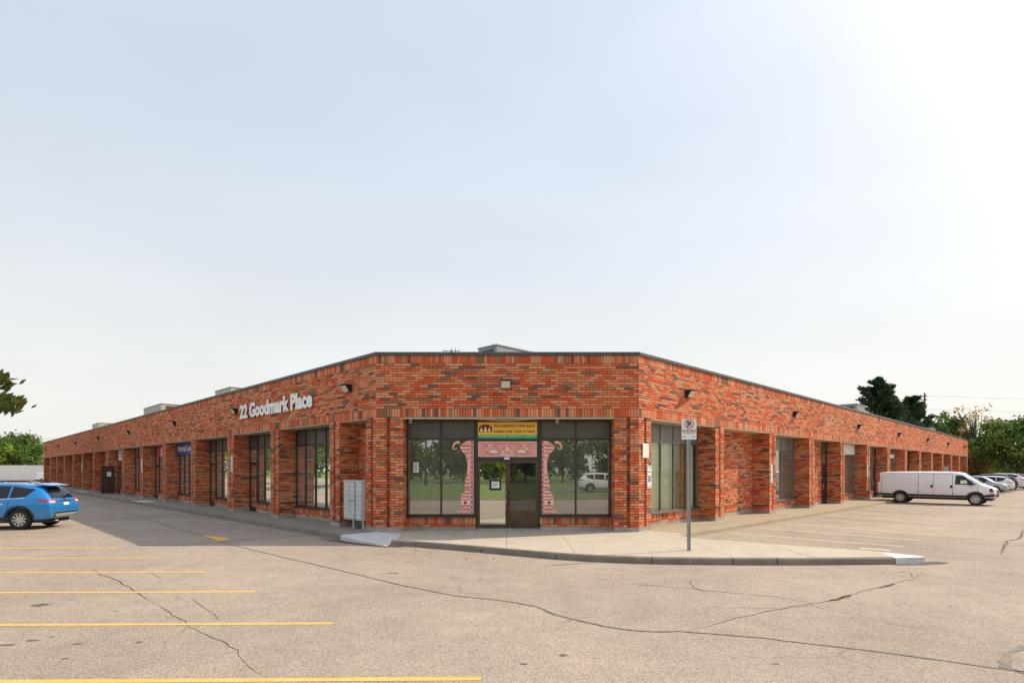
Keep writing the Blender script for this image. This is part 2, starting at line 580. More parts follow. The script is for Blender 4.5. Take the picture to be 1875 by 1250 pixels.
M['grass'] = plain('grass', (0.125, 0.190, 0.040), 0.95, var=0.35, nscale=1.5, bump=0.6, bscale=60)
M['street'] = plain('street_asphalt', (0.16, 0.15, 0.14), 0.9, var=0.15)
structure(MB().quad((-900, -900, -0.06), (900, -900, -0.06), (900, 1500, -0.06), (-900, 1500, -0.06)).build('ground', M['grass']))
lot = structure(MB().quad((-130, -2.6, 0), (130, -2.6, 0), (130, 120, 0), (-130, 120, 0)).build('parking_lot', M['asphalt']))
structure(MB().box(-130, 130, -46, -2.75, -0.05, 0.10).build('lawn', M['grass']))
structure(MB().quad((-200, -58, 0.02), (200, -58, 0.02), (200, -46.2, 0.02), (-200, -46.2, 0.02)).build('street', M['street']))
structure(MB().box(2, 60, -18.5, -12.2, 0.05, 0.115).build('driveway', M['street']))
lk = structure(MB().box(-130, 130, -2.75, -2.55, -0.05, 0.14).build('lawn_kerb', M['kerb_tan']))

def strip(name, pts, w, z, mat, jitter=0.0, parent=lot, taper=False):
    """flat ribbon along ground points"""
    P = [Vector((p[0], p[1], 0)) for p in pts]
    if jitter:
        Q = []
        for a, b in zip(P[:-1], P[1:]):
            n = max(2, int((b - a).length / 0.18))
            for k in range(n):
                t = k / n
                q = a.lerp(b, t)
                q.x += random.gauss(0, jitter); q.y += random.gauss(0, jitter)
                Q.append(q)
        Q.append(P[-1])
        P = Q
    n = len(P)
    vs_, fs = [], []
    for i, p in enumerate(P):
        d = (P[min(i + 1, n - 1)] - P[max(i - 1, 0)]).normalized()
        nrm = Vector((-d.y, d.x, 0))
        ww = w * (random.uniform(0.55, 1.35) if jitter else 1.0)
        if taper:
            ww *= min(1.0, 0.15 + 4 * min(i, n - 1 - i) / n)
        vs_ += [tuple(p + nrm * ww / 2 + Vector((0, 0, z))), tuple(p - nrm * ww / 2 + Vector((0, 0, z)))]
    for i in range(n - 1):
        fs.append((2 * i, 2 * i + 1, 2 * i + 3, 2 * i + 2))
    return MB().add(vs_, fs).build(name, mat, parent)

# parking lines: yellow ones on the left run square to the view, their ends follow the left wing
YE = [(881, 1242), (610, 1141), (467, 1083), (379, 1047), (294, 1021), (215, 1003), (150, 990)]
for i, p in enumerate(YE):
    e = gpt(*p)
    strip('painted_line', [(e[0], e[1]), (e[0] - 5.6, e[1] - 0.10)], 0.10, 0.004, M['yellow'])
e0, e1 = gpt(*YE[-1]), gpt(*YE[-2])
for k in range(1, 4):
    strip('painted_line', [(e0[0] - 2.15 * k, e0[1] + 1.62 * k), (e0[0] - 2.15 * k - 5.6, e0[1] + 1.62 * k - 0.1)], 0.10, 0.004, M['yellow'])
near = gpt(881, 1242)
strip('painted_line', [(near[0] + 2.19, near[1] - 2.1), (near[0] - 3.4, near[1] - 2.2)], 0.10, 0.004, M['yellow'])
# white ones on the right run square to the right wing
WE = [((1335, 975.5), (1656.5, 1000.5)), ((1390, 966), (1685, 988.8)), ((1440, 957.5), (1712, 979.5)), ((1490, 949.5), (1741, 969)),
      ((1522, 943), (1765, 961)), ((1555, 936.5), (1786, 953)), ((1582, 931), (1806, 946)), ((1605, 926), (1822, 940))]
for a, b in WE:
    strip('painted_line', [gpt(*a), gpt(*b)], 0.09, 0.004, M['white_line'])
for k in range(9):
    c = (26.5 + 2.0 * k, 31.0 + 2.0 * k)
    strip('painted_line', [(c[0] - 2.0, c[1] + 2.0), (c[0] + 1.9, c[1] - 1.9)], 0.10, 0.004, M['white_line'])
# worn yellow arrow on the aisle and the faded disabled mark behind the island
aw = [gpt(365, 979), gpt(425, 985.5), gpt(398, 991)]
MB().quad(*[(p[0], p[1], 0.005) for p in aw]).build('painted_arrow', M['yellow'], lot)
strip('painted_arrow_faded', [gpt(1575, 1003.5), gpt(1618, 1006), gpt(1630, 1008)], 0.16, 0.005, M['white_line'])
# sealed and open cracks
CR = [([(130, 908), (190, 927), (250, 944), (310, 963), (370, 980), (400, 990), (460, 1006), (520, 1020), (640, 1048), (730, 1070), (830, 1090), (905, 1098), (950, 1104),
        (985, 1111), (1020, 1126), (1045, 1132), (1080, 1140), (1110, 1147), (1150, 1153), (1200, 1156), (1245, 1156), (1280, 1158), (1400, 1168), (1500, 1180), (1650, 1198), (1860, 1228), (1990, 1246)], 0.042, 'seal', 0.008),
      ([(250, 998), (330, 998), (400, 993), (480, 985), (560, 979)], 0.05, 'seal', 0.006),
      ([(1875, 1183), (1858, 1192), (1845, 1202), (1838, 1212), (1842, 1222), (1875, 1232)], 0.10, 'seal', 0.012),
      ([(170, 1042), (185, 1052), (215, 1062), (240, 1078), (258, 1090), (276, 1100)], 0.028, 'crack', 0.012),
      ([(276, 1100), (310, 1120), (345, 1142), (400, 1172), (430, 1190), (445, 1210), (490, 1240)], 0.014, 'crack', 0.015),
      ([(270, 1045), (300, 1060)], 0.012, 'crack', 0.01), ([(345, 1092), (375, 1112), (405, 1136)], 0.010, 'crack', 0.01),
      ([(1110, 1067), (1190, 1071), (1260, 1076), (1290, 1081), (1340, 1085), (1420, 1092), (1480, 1102)], 0.020, 'crack', 0.012),
      ([(1275, 1058), (1262, 1066), (1270, 1074), (1290, 1081)], 0.016, 'crack', 0.010),
      ([(1260, 1155), (1320, 1138), (1390, 1122), (1450, 1110), (1520, 1100), (1555, 1089), (1600, 1078), (1640, 1067), (1675, 1059), (1690, 1046)], 0.022, 'crack', 0.016),
      ([(1515, 1100), (1540, 1096), (1560, 1088)], 0.10, 'crack', 0.012), ([(1608, 1076), (1640, 1068)], 0.07, 'crack', 0.012),
      ([(1672, 1058), (1668, 1050), (1660, 1046), (1600, 1049)], 0.018, 'crack', 0.012),
      ([(1875, 968), (1868, 985), (1845, 990), (1838, 1003), (1832, 1015)], 0.07, 'crack', 0.02),
      ([(1620, 978), (1720, 983), (1800, 988), (1875, 992)], 0.02, 'crack', 0.01), ([(1690, 1018), (1780, 1022), (1875, 1027)], 0.014, 'crack', 0.012),
      ([(1450, 970), (1440, 973), (1475, 976)], 0.06, 'crack', 0.02)]
for pts, w, mk, jit in CR:
    strip('crack_seal' if mk == 'seal' else 'crack', [gpt(*p) for p in pts], w, 0.006 if mk == 'seal' else 0.003, M[mk], jit, taper=(mk == 'crack'))
def blot(px, py, rx, ry, mat, seed):
    r = random.Random(seed)
    c = gpt(px, py)
    n = 22
    pts = []
    for k in range(n):
        a = 2 * math.pi * k / n
        f = r.uniform(0.55, 1.1)
        pts.append((c[0] + rx * math.cos(a) * f, c[1] + ry * math.sin(a) * f, 0.0025))
    MB().quad(*pts).build('oil_stain', mat, lot)
blot(74, 1107, 0.17, 0.12, M['stain'], 1)
blot(1031, 1199, 0.06, 0.05, M['stain'], 2)
blot(15, 1180, 0.10, 0.05, M['stain'], 3)
blot(60, 1172, 0.12, 0.04, M['stain'], 4)
blot(720, 1049, 0.14, 0.05, M['stain'], 5)
blot(142, 1178, 0.08, 0.03, M['stain'], 6)
for k, (bx0, by0) in enumerate(((30, 1062), (48, 1092), (130, 1097), (210, 1118), (95, 1165), (255, 1175), (120, 1205), (1120, 1052), (880, 1060), (1560, 1130), (1740, 1110), (960, 1215), (1420, 1215))):
    blot(bx0, by0, random.uniform(.02, .06), random.uniform(.015, .04), M['stain'], 20 + k)

# --- pavements
def poly_clip(poly, xa, xb):
    def half(pl, x, keep_right):
        out = []
        for i in range(len(pl)):
            a, b = pl[i - 1], pl[i]
            ia = (a[0] >= x) == keep_right
            ib = (b[0] >= x) == keep_right
            if ia != ib:
                t = (x - a[0]) / (b[0] - a[0])
                out.append((x, a[1] + t * (b[1] - a[1])))
            if ib:
                out.append(b)
        return out
    return half(half(poly, xa, True), xb, False)

KER = [(-3.45, 16.18), (-2.7, 15.95), (-2.0, 15.56), (-0.8, 14.87), (0.2, 14.24), (1.05, 13.74), (1.75, 13.42), (2.43, 13.20), (3.2, 13.05), (4.0, 12.96), (5.0, 12.90), (6.0, 12.88), (7.0, 12.90), (8.0, 12.95), (8.75, 13.01)]
def offset(pts, d):
    out = []
    for i, p in enumerate(pts):
        a, b = Vector(pts[max(i - 1, 0)]), Vector(pts[min(i + 1, len(pts) - 1)])
        t = (b - a).normalized()
        out.append((p[0] - t.y * d, p[1] + t.x * d))
    return out
KIN = offset(KER, 0.16)
TIP = [(9.30, 13.09), (9.52, 13.17), (9.58, 13.30), (9.44, 13.48)]
INNER = [(9.03, 14.0), (7.34, 15.24), (5.30, 16.85), (5.12, 17.62)]
apron = structure(MB().prism([(-3.40, 17.75), (-3.30, 16.3)] + KIN[1:] + [(9.1, 13.3)] + INNER + [(XR, Y0 + 0.72), (XL + 0.02, Y0 + 0.72), (XL + 0.02, Y0 - 0.03)], 0.0, 0.136).build('pavement', M['concrete_dark']))
top_poly = [(-3.40, 17.75), (-3.28, 16.32)] + KIN[1:] + [(8.78, 13.2)] + INNER + [(XR, Y0 + 0.70), (XL + 0.02, Y0 + 0.70), (XL + 0.02, Y0 - 0.03)]
cuts = [-4.5, -1.77, -0.15, 1.53, 3.30, 5.05, 6.9, 9.2]
for a, b in zip(cuts[:-1], cuts[1:]):
    pl = poly_clip(top_poly, a + 0.005, b - 0.005)
    MB().prism(pl, 0.12, KERB + random.uniform(-0.002, 0.002)).build('paving_slab', M['slab'], apron)
# kerb stones of the front curve, then the white painted island end
stones = [(0, 1), (1, 3), (3, 5), (5, 8), (8, 10), (10, 11), (11, 14)]
for a, b in stones:
    o_, i_ = KER[a:b + 1], KIN[a:b + 1]
    sh = lambda L: [tuple(Vector(L[0]).lerp(Vector(L[1]), 0.012))] + L[1:-1] + [tuple(Vector(L[-1]).lerp(Vector(L[-2]), 0.012))]
    o_, i_ = sh(o_), sh(i_)
    m = MB()
    n = len(o_)
    prof = []
    for k in range(n):
        ov, iv = Vector(o_[k]), Vector(i_[k])
        d = (iv - ov).normalized()
        prof.append([(*o_[k], -0.02), (*(ov + d * 0.012), 0.120), (*(ov + d * 0.035), 0.147), (*(iv - d * 0.004), 0.152), (*(iv - d * 0.004), -0.02)])
    vs_ = [p for pr in prof for p in pr]
    fs = [(k * 5 + j, (k + 1) * 5 + j, (k + 1) * 5 + j + 1, k * 5 + j + 1) for k in range(n - 1) for j in range(4)]
    fs += [(0, 1, 2, 3, 4), tuple((n - 1) * 5 + j for j in (4, 3, 2, 1, 0))]
    m.add(vs_, fs)
    m.build('kerb_stone', M['kerb'], apron)
tip = [KER[-1], TIP[0], TIP[1], TIP[2], TIP[3], (9.03, 13.98), (8.80, 13.25)]
MB().prism(tip, -0.02, 0.146).build('kerb_end', M['white_paint'], apron)['label'] = 'white painted kerb end'
MB().quad(*[(x, y, 0.0045) for x, y in [(8.6, 12.86), (9.3, 12.9), (9.9, 13.05), (10.15, 13.25), (9.95, 13.42), (9.5, 13.3), (9.2, 13.0), (8.8, 12.97)]]).build('asphalt_patch', M['crack'], lot)
# dropped kerb: white painted ramp between left pavement and apron, dark asphalt at its foot
RT = [(-5.30, 17.60, 0.15), (-4.95, 17.20, 0.10), (-3.56, 16.10, 0.012), (-3.37, 16.40, 0.06), (-3.42, 17.75, 0.151), (-4.40, 18.46, 0.151)]
rm_ = MB().add(RT + [(x, y, -0.01) for x, y, z in RT], [tuple(range(6))] + [(i, (i + 1) % 6, 6 + (i + 1) % 6, 6 + i) for i in range(6)])
rm_.build('kerb_ramp', M['white_paint'], apron)['label'] = 'white painted kerb ramp'
MB().quad(*[(x, y, 0.007) for x, y in [(-6.1, 17.85), (-5.3, 17.52), (-4.9, 17.1), (-3.6, 16.06), (-3.2, 16.02), (-3.0, 15.85), (-3.7, 15.9), (-4.9, 16.75)]]).build('asphalt_patch', M['crack'], lot)

def wing_pavement(fr, L, w, top, kerbm, name, u0):
    p = structure(MB().box(u0, L + 1.5, -w + 0.14, 0.80, 0.0, 0.135, fr).build(name, M['concrete_dark']))
    u = u0
    while u < L + 1:
        b = min(u + 2.95, L + 1.5)
        MB().box(u + 0.004, b - 0.004, -w + 0.145, 0.79, 0.1, KERB, fr).build('paving_slab', top, p)
        m = MB()
        for (a_, b_) in ((u + 0.006, b - 0.006),):
            prof = [(-w - 0.01, -0.02), (-w + 0.01, 0.12), (-w + 0.035, 0.148), (-w + 0.14, 0.152), (-w + 0.14, -0.02)]
            vs_ = [fr(a_, v, z) for v, z in prof] + [fr(b_, v, z) for v, z in prof]
            m.add(vs_, [(j, j + 1, 5 + j + 1, 5 + j) for j in range(4)] + [(4, 3, 2, 1, 0), (5, 6, 7, 8, 9)])
        m.build('kerb_stone', kerbm, p)
        u += 2.95
    return p
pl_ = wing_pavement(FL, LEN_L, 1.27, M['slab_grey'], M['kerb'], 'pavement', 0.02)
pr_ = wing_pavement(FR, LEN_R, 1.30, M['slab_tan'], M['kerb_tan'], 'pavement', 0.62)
# small wedge of pavement between apron and right-hand strip
MB().prism([(XR + 0.01, Y0 - 0.02), (5.12, 17.62), (5.47, 18.02), FR(0.615, 0.0, 0)[:2], FR(0.615, 0.7, 0)[:2], (XR + 0.01, Y0 + 0.65)], 0.05, KERB - 0.003).build('paving_slab', M['slab'], pr_)
# white painted ramps further along the left pavement
for u in (25.0, 48.0):
    pts = [(-1.30, 0.03), (-0.15, 0.153)]
    MB().quad(FL(u, -1.29, 0.151), FL(u + 2.3, -1.29, 0.151), FL(u + 2.3, -0.35, 0.1525), FL(u, -0.35, 0.1525)).build('kerb_ramp', M['white_paint'], pl_)

# ================================================================== BUILDING
bld = thing('commercial_building', 'long single-storey red brick commercial building with angled corner entrance', 'building', (0, Y0, 0))
HB, HL, LT, ST, CT, TOP = 0.28, 3.858, 4.138, 5.60, 5.86, 5.968   # brick base, soffit, lintel top, upper soldier base, coping base, top
CH, BL, J = 0.0868, 0.283, 0.016                                  # course height, brick length, joint
REC = 0.76                                                        # depth of the recesses in the wings
RECF = 0.63

class Bricks:
    def __init__(s):
        s.v, s.f, s.r = [], [], []
    def box(s, P, rnd):
        """P: 8 corners, the first four are the face"""
        n = len(s.v)
        s.v.extend(P)
        s.f.extend([(n, n + 1, n + 2, n + 3), (n + 4, n, n + 3, n + 7), (n + 1, n + 5, n + 6, n + 2), (n + 3, n + 2, n + 6, n + 7), (n + 4, n + 5, n + 1, n)])
        s.r.extend([rnd] * 5)
BR = Bricks()
singles = []          # bricks that stand as objects of their own: (u0, u1, z0, z1) on the front face
_last = [0.5]
def brnd():
    # neighbouring bricks often come from the same part of the kiln
    if random.random() < 0.22:
        return min(0.999, max(0, _last[0] + random.gauss(0, 0.03)))
    _last[0] = random.random()
    return _last[0]
def put(fr, axis, pos, sgn, a0, a1, z0, z1):
    t = 0.03
    p = pos + random.uniform(-0.0015, 0.0015)
    if axis == 'v':
        q = lambda a, d, z: fr(a, p + d, z)
    else:
        q = lambda a, d, z: fr(p + d * sgn, a, z)
    BR.box([q(a0, 0, z0), q(a1, 0, z0), q(a1, 0, z1), q(a0, 0, z1), q(a0, t, z0), q(a1, t, z0), q(a1, t, z1), q(a0, t, z1)], brnd())
def stretchers(fr, axis, pos, sgn, a0, a1, z0, z1, single_rows=(), origin=0.0):
    k = 0
    nrow = max(1, round((z1 - z0) / CH))
    h = (z1 - z0) / nrow
    for r in range(nrow):
        zb = z0 + r * h
        off = origin + (BL / 2 if r % 2 else 0)
        i0 = math.floor((a0 - off) / BL)
        a = off + i0 * BL
        while a < a1 - 1e-6:
            l, rr = max(a, a0), min(a + BL, a1)
            if rr - l > 0.03:
                le = l + (J / 2 if l > a0 + 1e-6 else 0)
                re = rr - (J / 2 if rr < a1 - 1e-6 else 0)
                if r in single_rows and len(singles) < 300 and re - le > 0.2:
                    singles.append((le, re, zb + J / 2, zb + h - J / 2))
                else:
                    put(fr, axis, pos, sgn, le, re, zb + J / 2, zb + h - J / 2)
            a += BL
def soldiers(fr, axis, pos, sgn, a0, a1, z0, z1):
    n = max(1, round((a1 - a0) / 0.0878))
    w = (a1 - a0) / n
    for i in range(n):
        put(fr, axis, pos, sgn, a0 + i * w + (J / 2 if i else 0), a0 + (i + 1) * w - (J / 2 if i < n - 1 else 0), z0 + J / 2, z1 - J / 2)

core = MB()
I = 0.010            # mortar lies this far behind the brick faces
def pier(fr, a, b, depth, g0, g1, back=None):
    """brick pier between u=a and u=b with a vertical slot between g0 and g1; its sides return to the recess"""
    gd = 0.13
    for (l, r) in ((a, g0), (g1, b)):
        if r - l > 0.05:
            stretchers(fr, 'v', 0.0, 1, l, r, HB, HL, origin=l)
            core.box(l + I, r - I, I, gd + 0.05, HB, HL, fr)
    if g1 > g0:
        stretchers(fr, 'v', gd, 1, g0, g1, HB, HL, origin=g0 - 0.1)
        for (pos, s_) in ((g0, -1), (g1, 1)):
            k = round((HL - HB) / CH)
            h = (HL - HB) / k
            for j in range(k):
                put(fr, 'u', pos, s_, 0.031, gd, HB + j * h + J / 2, HB + (j + 1) * h - J / 2)
    core.box(a + I, b - I, gd + I, depth + 0.05, HB, HL, fr)
def reveal(fr, u, sgn, depth):
    stretchers(fr, 'u', u, sgn, 0.031, depth, HB, HL, origin=0.04)
def plinth_piece(fr, a, b, v0, v1, z1=HB):
    MB().box(a - 0.004, b + 0.004, v0 - 0.004, v1, 0.13, z1, fr).build('plinth', M['plinth'], bld)

def fascia(fr, L, joints, rows=()):
    cuts = [0.0] + joints + [L]
    for a, b in zip(cuts[:-1], cuts[1:]):
        l = a + (0.012 if a > 0 else 0)
        soldiers(fr, 'v', 0.0, 1, l, b, HL, LT)
        stretchers(fr, 'v', 0.0, 1, l, b, LT, ST, rows)
        soldiers(fr, 'v', 0.0, 1, l, b, ST, CT)
    core.box(0, L, I, 0.40, HL + 0.004, CT, fr)
    # underside course
    for i in range(int(L / 0.09)):
        pass

# --- piers, read off the photograph (metres from the corner)
PL = [(2.39, 3.11), (7.54, 8.36), (12.74, 13.56), (18.60, 19.36), (24.40, 25.12), (30.22, 30.98), (36.06, 36.82), (42.18, 42.92), (48.24, 48.98),
      (54.06, 54.80), (59.68, 60.44), (65.9, 66.7), (71.9, 72.7), (77.9, 78.7)]
PR = [(5.45, 6.22), (10.90, 11.70), (16.32, 17.12), (21.82, 22.60), (27.60, 28.40), (33.32, 34.12), (39.14, 39.94), (44.95, 45.75), (50.6, 51.4),
      (56.4, 57.2), (61.95, 62.8), (67.6, 68.5)]
fascia(FF, LEN_F, [], rows=tuple(range(4, 17)))
fascia(FL, LEN_L, [8.30, 19.3, 30.9, 42.9, 54.7, 66.6, 78.6])
fascia(FR, LEN_R, [6.18, 17.08, 28.36, 39.9, 51.4, 62.7])
# corner posts and front piers
OPL, OPR = (738 - CX) / 56.5 - XL, (1125 - CX) / 56.5 - XL
GL0, GL1 = (707.4 - CX) / 56.5 - XL, (715 - CX) / 56.5 - XL
GR0, GR1 = (1147.5 - CX) / 56.5 - XL, (1154 - CX) / 56.5 - XL
pier(FF, 0.0, OPL, RECF, GL0, GL1)
pier(FF, OPR, LEN_F, RECF, GR0, GR1)
reveal(FF, OPL, -1, RECF)
reveal(FF, OPR, 1, RECF)
plinth_piece(FF, 0.0, OPL, 0, RECF)
plinth_piece(FF, OPR, LEN_F, 0, RECF)
pier(FL, 0.0, 0.62, REC, 0.19, 0.30)
reveal(FL, 0.62, -1, REC)
plinth_piece(FL, 0.0, 0.62, 0, REC)
pier(FR, 0.0, 0.74, REC, 0.33, 0.44)
reveal(FR, 0.74, -1, REC)
plinth_piece(FR, 0.0, 0.74, 0, REC)
for fr, P, L in ((FL, PL, LEN_L), (FR, PR, LEN_R)):
    for (a, b) in P:
        c = (a + b) / 2
        pier(fr, a, b, REC, c - 0.06, c + 0.06)
        reveal(fr, a, 1, REC)
        reveal(fr, b, -1, REC)
        plinth_piece(fr, a, b, 0, REC)
    pier(fr, L - 0.7, L, REC, L - 0.4, L - 0.3)
    reveal(fr, L - 0.7, 1, REC)
    plinth_piece(fr, L - 0.7, L, 0, REC)

# --- bays
def bars(m, fr, u0, u1, z0, z1, v, w=0.05, d=0.09):
    m.box(u0, u1, v - d / 2, v + d / 2, z0, z0 + w, fr)
    m.box(u0, u1, v - d / 2, v + d / 2, z1 - w, z1, fr)
    m.box(u0, u0 + w, v - d / 2 - 0.002, v + d / 2 + 0.002, z0 + w, z1 - w, fr)
    m.box(u1 - w, u1, v - d / 2 - 0.002, v + d / 2 + 0.002, z0 + w, z1 - w, fr)
def window(fr, u0, u1, v, cuts, z0=0.62, zt=3.18, z1=3.83, glass='glass', panel='panel', sill=True):
    """aluminium window: frame with mullions at the cuts, glass below the transom, solid panels above"""
    m = MB()
    bars(m, fr, u0, u1, z0, z1, v, 0.055)
    cs = [u0] + list(cuts) + [u1]
    for c in cuts:
        m.box(c - 0.03, c + 0.03, v - 0.042, v + 0.042, z0 + 0.05, z1 - 0.05, fr)
    for a, b in zip(cs[:-1], cs[1:]):
        m.box(a + 0.03, b - 0.03, v - 0.040, v + 0.040, zt - 0.03, zt + 0.03, fr)
    if sill:
        m.box(u0, u1, v - 0.15, v - 0.04, z0 - 0.045, z0 + 0.012, fr)
    w = m.build('window', M['frame_grey_lit'] if fr is FR else M['bronze'], bld)
    for a, b in zip(cs[:-1], cs[1:]):
        MB().quad(fr(a + 0.02, v, z0 + 0.03), fr(b - 0.02, v, z0 + 0.03), fr(b - 0.02, v, zt), fr(a + 0.02, v, zt)).build('pane', M[glass], w)
        MB().box(a + 0.03, b - 0.03, v - 0.012, v + 0.02, zt + 0.03, z1 - 0.055, fr).build('transom_panel', M[panel], w)
    return w
def sillwall(fr, u0, u1, v, z1=0.60):
    soldiers(fr, 'v', v, 1, u0, u1, z1 - 0.265, z1)
    stretchers(fr, 'v', v, 1, u0, u1, HB - 0.03, z1 - 0.265)
    core.box(u0, u1, v + I, v + 0.15, 0.14, z1 - 0.002, fr)
    plinth_piece(fr, u0 + 0.006, u1 - 0.006, v, v + 0.14, HB - 0.03)
def brickback(fr, u0, u1, v):
    stretchers(fr, 'v', v, 1, u0, u1, HB, HL)
    core.box(u0 - 0.02, u1 + 0.02, v + I, v + 0.2, 0.14, HL, fr)
    plinth_piece(fr, u0 + 0.006, u1 - 0.006, v, v + 0.14)
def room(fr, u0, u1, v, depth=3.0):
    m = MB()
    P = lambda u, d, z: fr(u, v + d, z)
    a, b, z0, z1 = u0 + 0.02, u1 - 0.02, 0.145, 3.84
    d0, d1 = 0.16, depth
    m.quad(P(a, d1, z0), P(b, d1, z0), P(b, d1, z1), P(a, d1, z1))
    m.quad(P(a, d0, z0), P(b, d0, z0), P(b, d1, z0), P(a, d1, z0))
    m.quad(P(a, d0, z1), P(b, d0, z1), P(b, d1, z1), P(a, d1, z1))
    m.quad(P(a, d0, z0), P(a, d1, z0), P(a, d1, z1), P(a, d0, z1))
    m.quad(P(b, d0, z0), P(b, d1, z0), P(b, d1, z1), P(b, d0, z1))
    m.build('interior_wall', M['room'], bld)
def single_door(fr, u0, u1, v, glass='glass_dark', z1=2.46):
    m = MB()
    bars(m, fr, u0, u1, 0.16, z1, v, 0.10, 0.06)
    m.box(u0 + 0.1, u1 - 0.1, v - 0.025, v + 0.025, 0.26, 0.36, fr)
    d = m.build('door', M['bronze'], bld)
    MB().quad(fr(u0 + 0.09, v, 0.3), fr(u1 - 0.09, v, 0.3), fr(u1 - 0.09, v, z1 - 0.09), fr(u0 + 0.09, v, z1 - 0.09)).build('pane', M[glass], d)
    MB().tube([fr(u0 + 0.12, v - 0.07, 1.0), fr(u0 + 0.12, v - 0.07, 1.35)], 0.014).build('door_handle', M['galv'], d)
    # panel over the door
    f = MB()
    bars(f, fr, u0, u1, z1 + 0.005, 3.83, v, 0.05)
    f.box(u0 + 0.05, u1 - 0.05, v - 0.03, v + 0.03, 3.15, 3.21, fr)
    fo = f.build('window', M['bronze'], bld)
    MB().quad(fr(u0 + 0.04, v, z1 + 0.05), fr(u1 - 0.04, v, z1 + 0.05), fr(u1 - 0.04, v, 3.17), fr(u0 + 0.04, v, 3.17)).build('pane', M['glass'], fo)
    MB().box(u0 + 0.05, u1 - 0.05, v - 0.012, v + 0.02, 3.21, 3.785, fr).build('transom_panel', M['panel'], fo)
def curtain(fr, u0, u1, v, z0, z1, mat, waves=10, amp=0.03, name='curtain'):
    n = waves * 6
    vs_, fs = [], []
    for i in range(n + 1):
        u = u0 + (u1 - u0) * i / n
        d = v + amp * math.sin(i / 6 * 2 * math.pi) + random.gauss(0, amp * 0.15)
        vs_ += [fr(u, d, z0), fr(u, d, z1)]
    for i in range(n):
        fs.append((2 * i, 2 * i + 2, 2 * i + 3, 2 * i + 1))
    MB().add(vs_, fs).build(name, mat, bld, True)
def soffit(fr, u0, u1, depth):
    MB().box(u0 + 0.003, u1 - 0.003, 0.004, depth + 0.1, HL - 0.030, HL - 0.004, fr).build('soffit', M['soffit'], bld)

def bay(fr, u0, u1, kind, v=REC, far=True):
    """far: the door stands at the end of the bay away from the corner"""
    soffit(fr, u0, u1, v)
    if kind == 'brick':
        brickback(fr, u0, u1, v)
        return
    dw = 0.98
    gv = v + 0.02
    if kind == 'brickdoor':
        brickback(fr, u0, u1 - dw - 0.02, v)
        single_door(fr, u1 - dw, u1, gv)
        room(fr, u1 - dw, u1, gv, 1.5)
        return
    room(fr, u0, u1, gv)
    if kind.startswith('door'):
        w1 = u1 - dw - 0.01
        single_door(fr, u1 - dw, u1, gv)
        n = 4
        sillwall(fr, u0, w1, v - 0.06)
        window(fr, u0, w1, gv, [u0 + (w1 - u0) * k / n for k in range(1, n)], panel='panel_light' if 'light' in kind else 'panel')
    else:
        n = 5
        sillwall(fr, u0, u1, v - 0.06)
        window(fr, u0, u1, gv, [u0 + (u1 - u0) * k / n for k in range(1, n)], glass='glass_clear' if 'clear' in kind else 'glass', panel='panel_light' if 'light' in kind else 'panel')

kinds_L = ['brick', 'window', 'door', 'door', 'window', 'door', 'window_light', 'door', 'brick', 'window', 'brickdoor', 'window', 'door', 'window', 'window']
bay(FL, 0.62, PL[0][0], kinds_L[0])
for i in range(len(PL)):
    a = PL[i][1]
    b = PL[i + 1][0] if i + 1 < len(PL) else LEN_L - 0.7
    bay(FL, a, b, kinds_L[i + 1])
kinds_R = ['window_clear_light', 'brick', 'window_light', 'brickdoor', 'window_light', 'door_light', 'window_light', 'brickdoor', 'window', 'door', 'window', 'brick', 'window']
bay(FR, 0.74, PR[0][0], kinds_R[0])
for i in range(len(PR)):
    a = PR[i][1]
    b = PR[i + 1][0] if i + 1 < len(PR) else LEN_R - 0.7
    bay(FR, a, b, kinds_R[i + 1])
# what hangs behind some of the glass
gv = REC + 0.02
u0, u1 = 0.74, PR[0][0]
curtain(FR, u0 + 0.03, 2.88, gv + 0.14, 0.6, 3.25, M['curtain'], 7)
curtain(FR, 2.90, 3.80, gv + 0.16, 0.6, 3.25, M['curtain_green'], 8)
curtain(FR, 4.82, u1 - 0.05, gv + 0.15, 0.6, 3.25, M['curtain_green'], 6)
MB().box(3.84, 4.30, gv + 0.22, gv + 0.30, 0.65, 3.10, FR).build('display_board', M['cardboard'], bld)
MB().box(4.33, 4.78, gv + 0.18, gv + 0.25, 0.65, 3.15, FR).build('display_board', M['wood'], bld)
curtain(FR, 12.9, 16.2, gv + 0.25, 0.62, 3.2, M['blind'], 12, 0.02, 'blind')
curtain(FR, 24.0, 27.4, gv + 0.25, 0.62, 2.9, M['blind'], 12, 0.02, 'blind')
for ua, ub in ((13.6, 17.5), (19.4, 24.2), (31.0, 35.9)):
    curtain(FL, ua, ub, gv + 0.2, 0.62, 2.75, M['blind'], 16, 0.025, 'blind')
curtain(FL, 5.4, 7.4, gv + 0.3, 0.62, 3.1, M['cardboard'], 5, 0.03, 'blind')

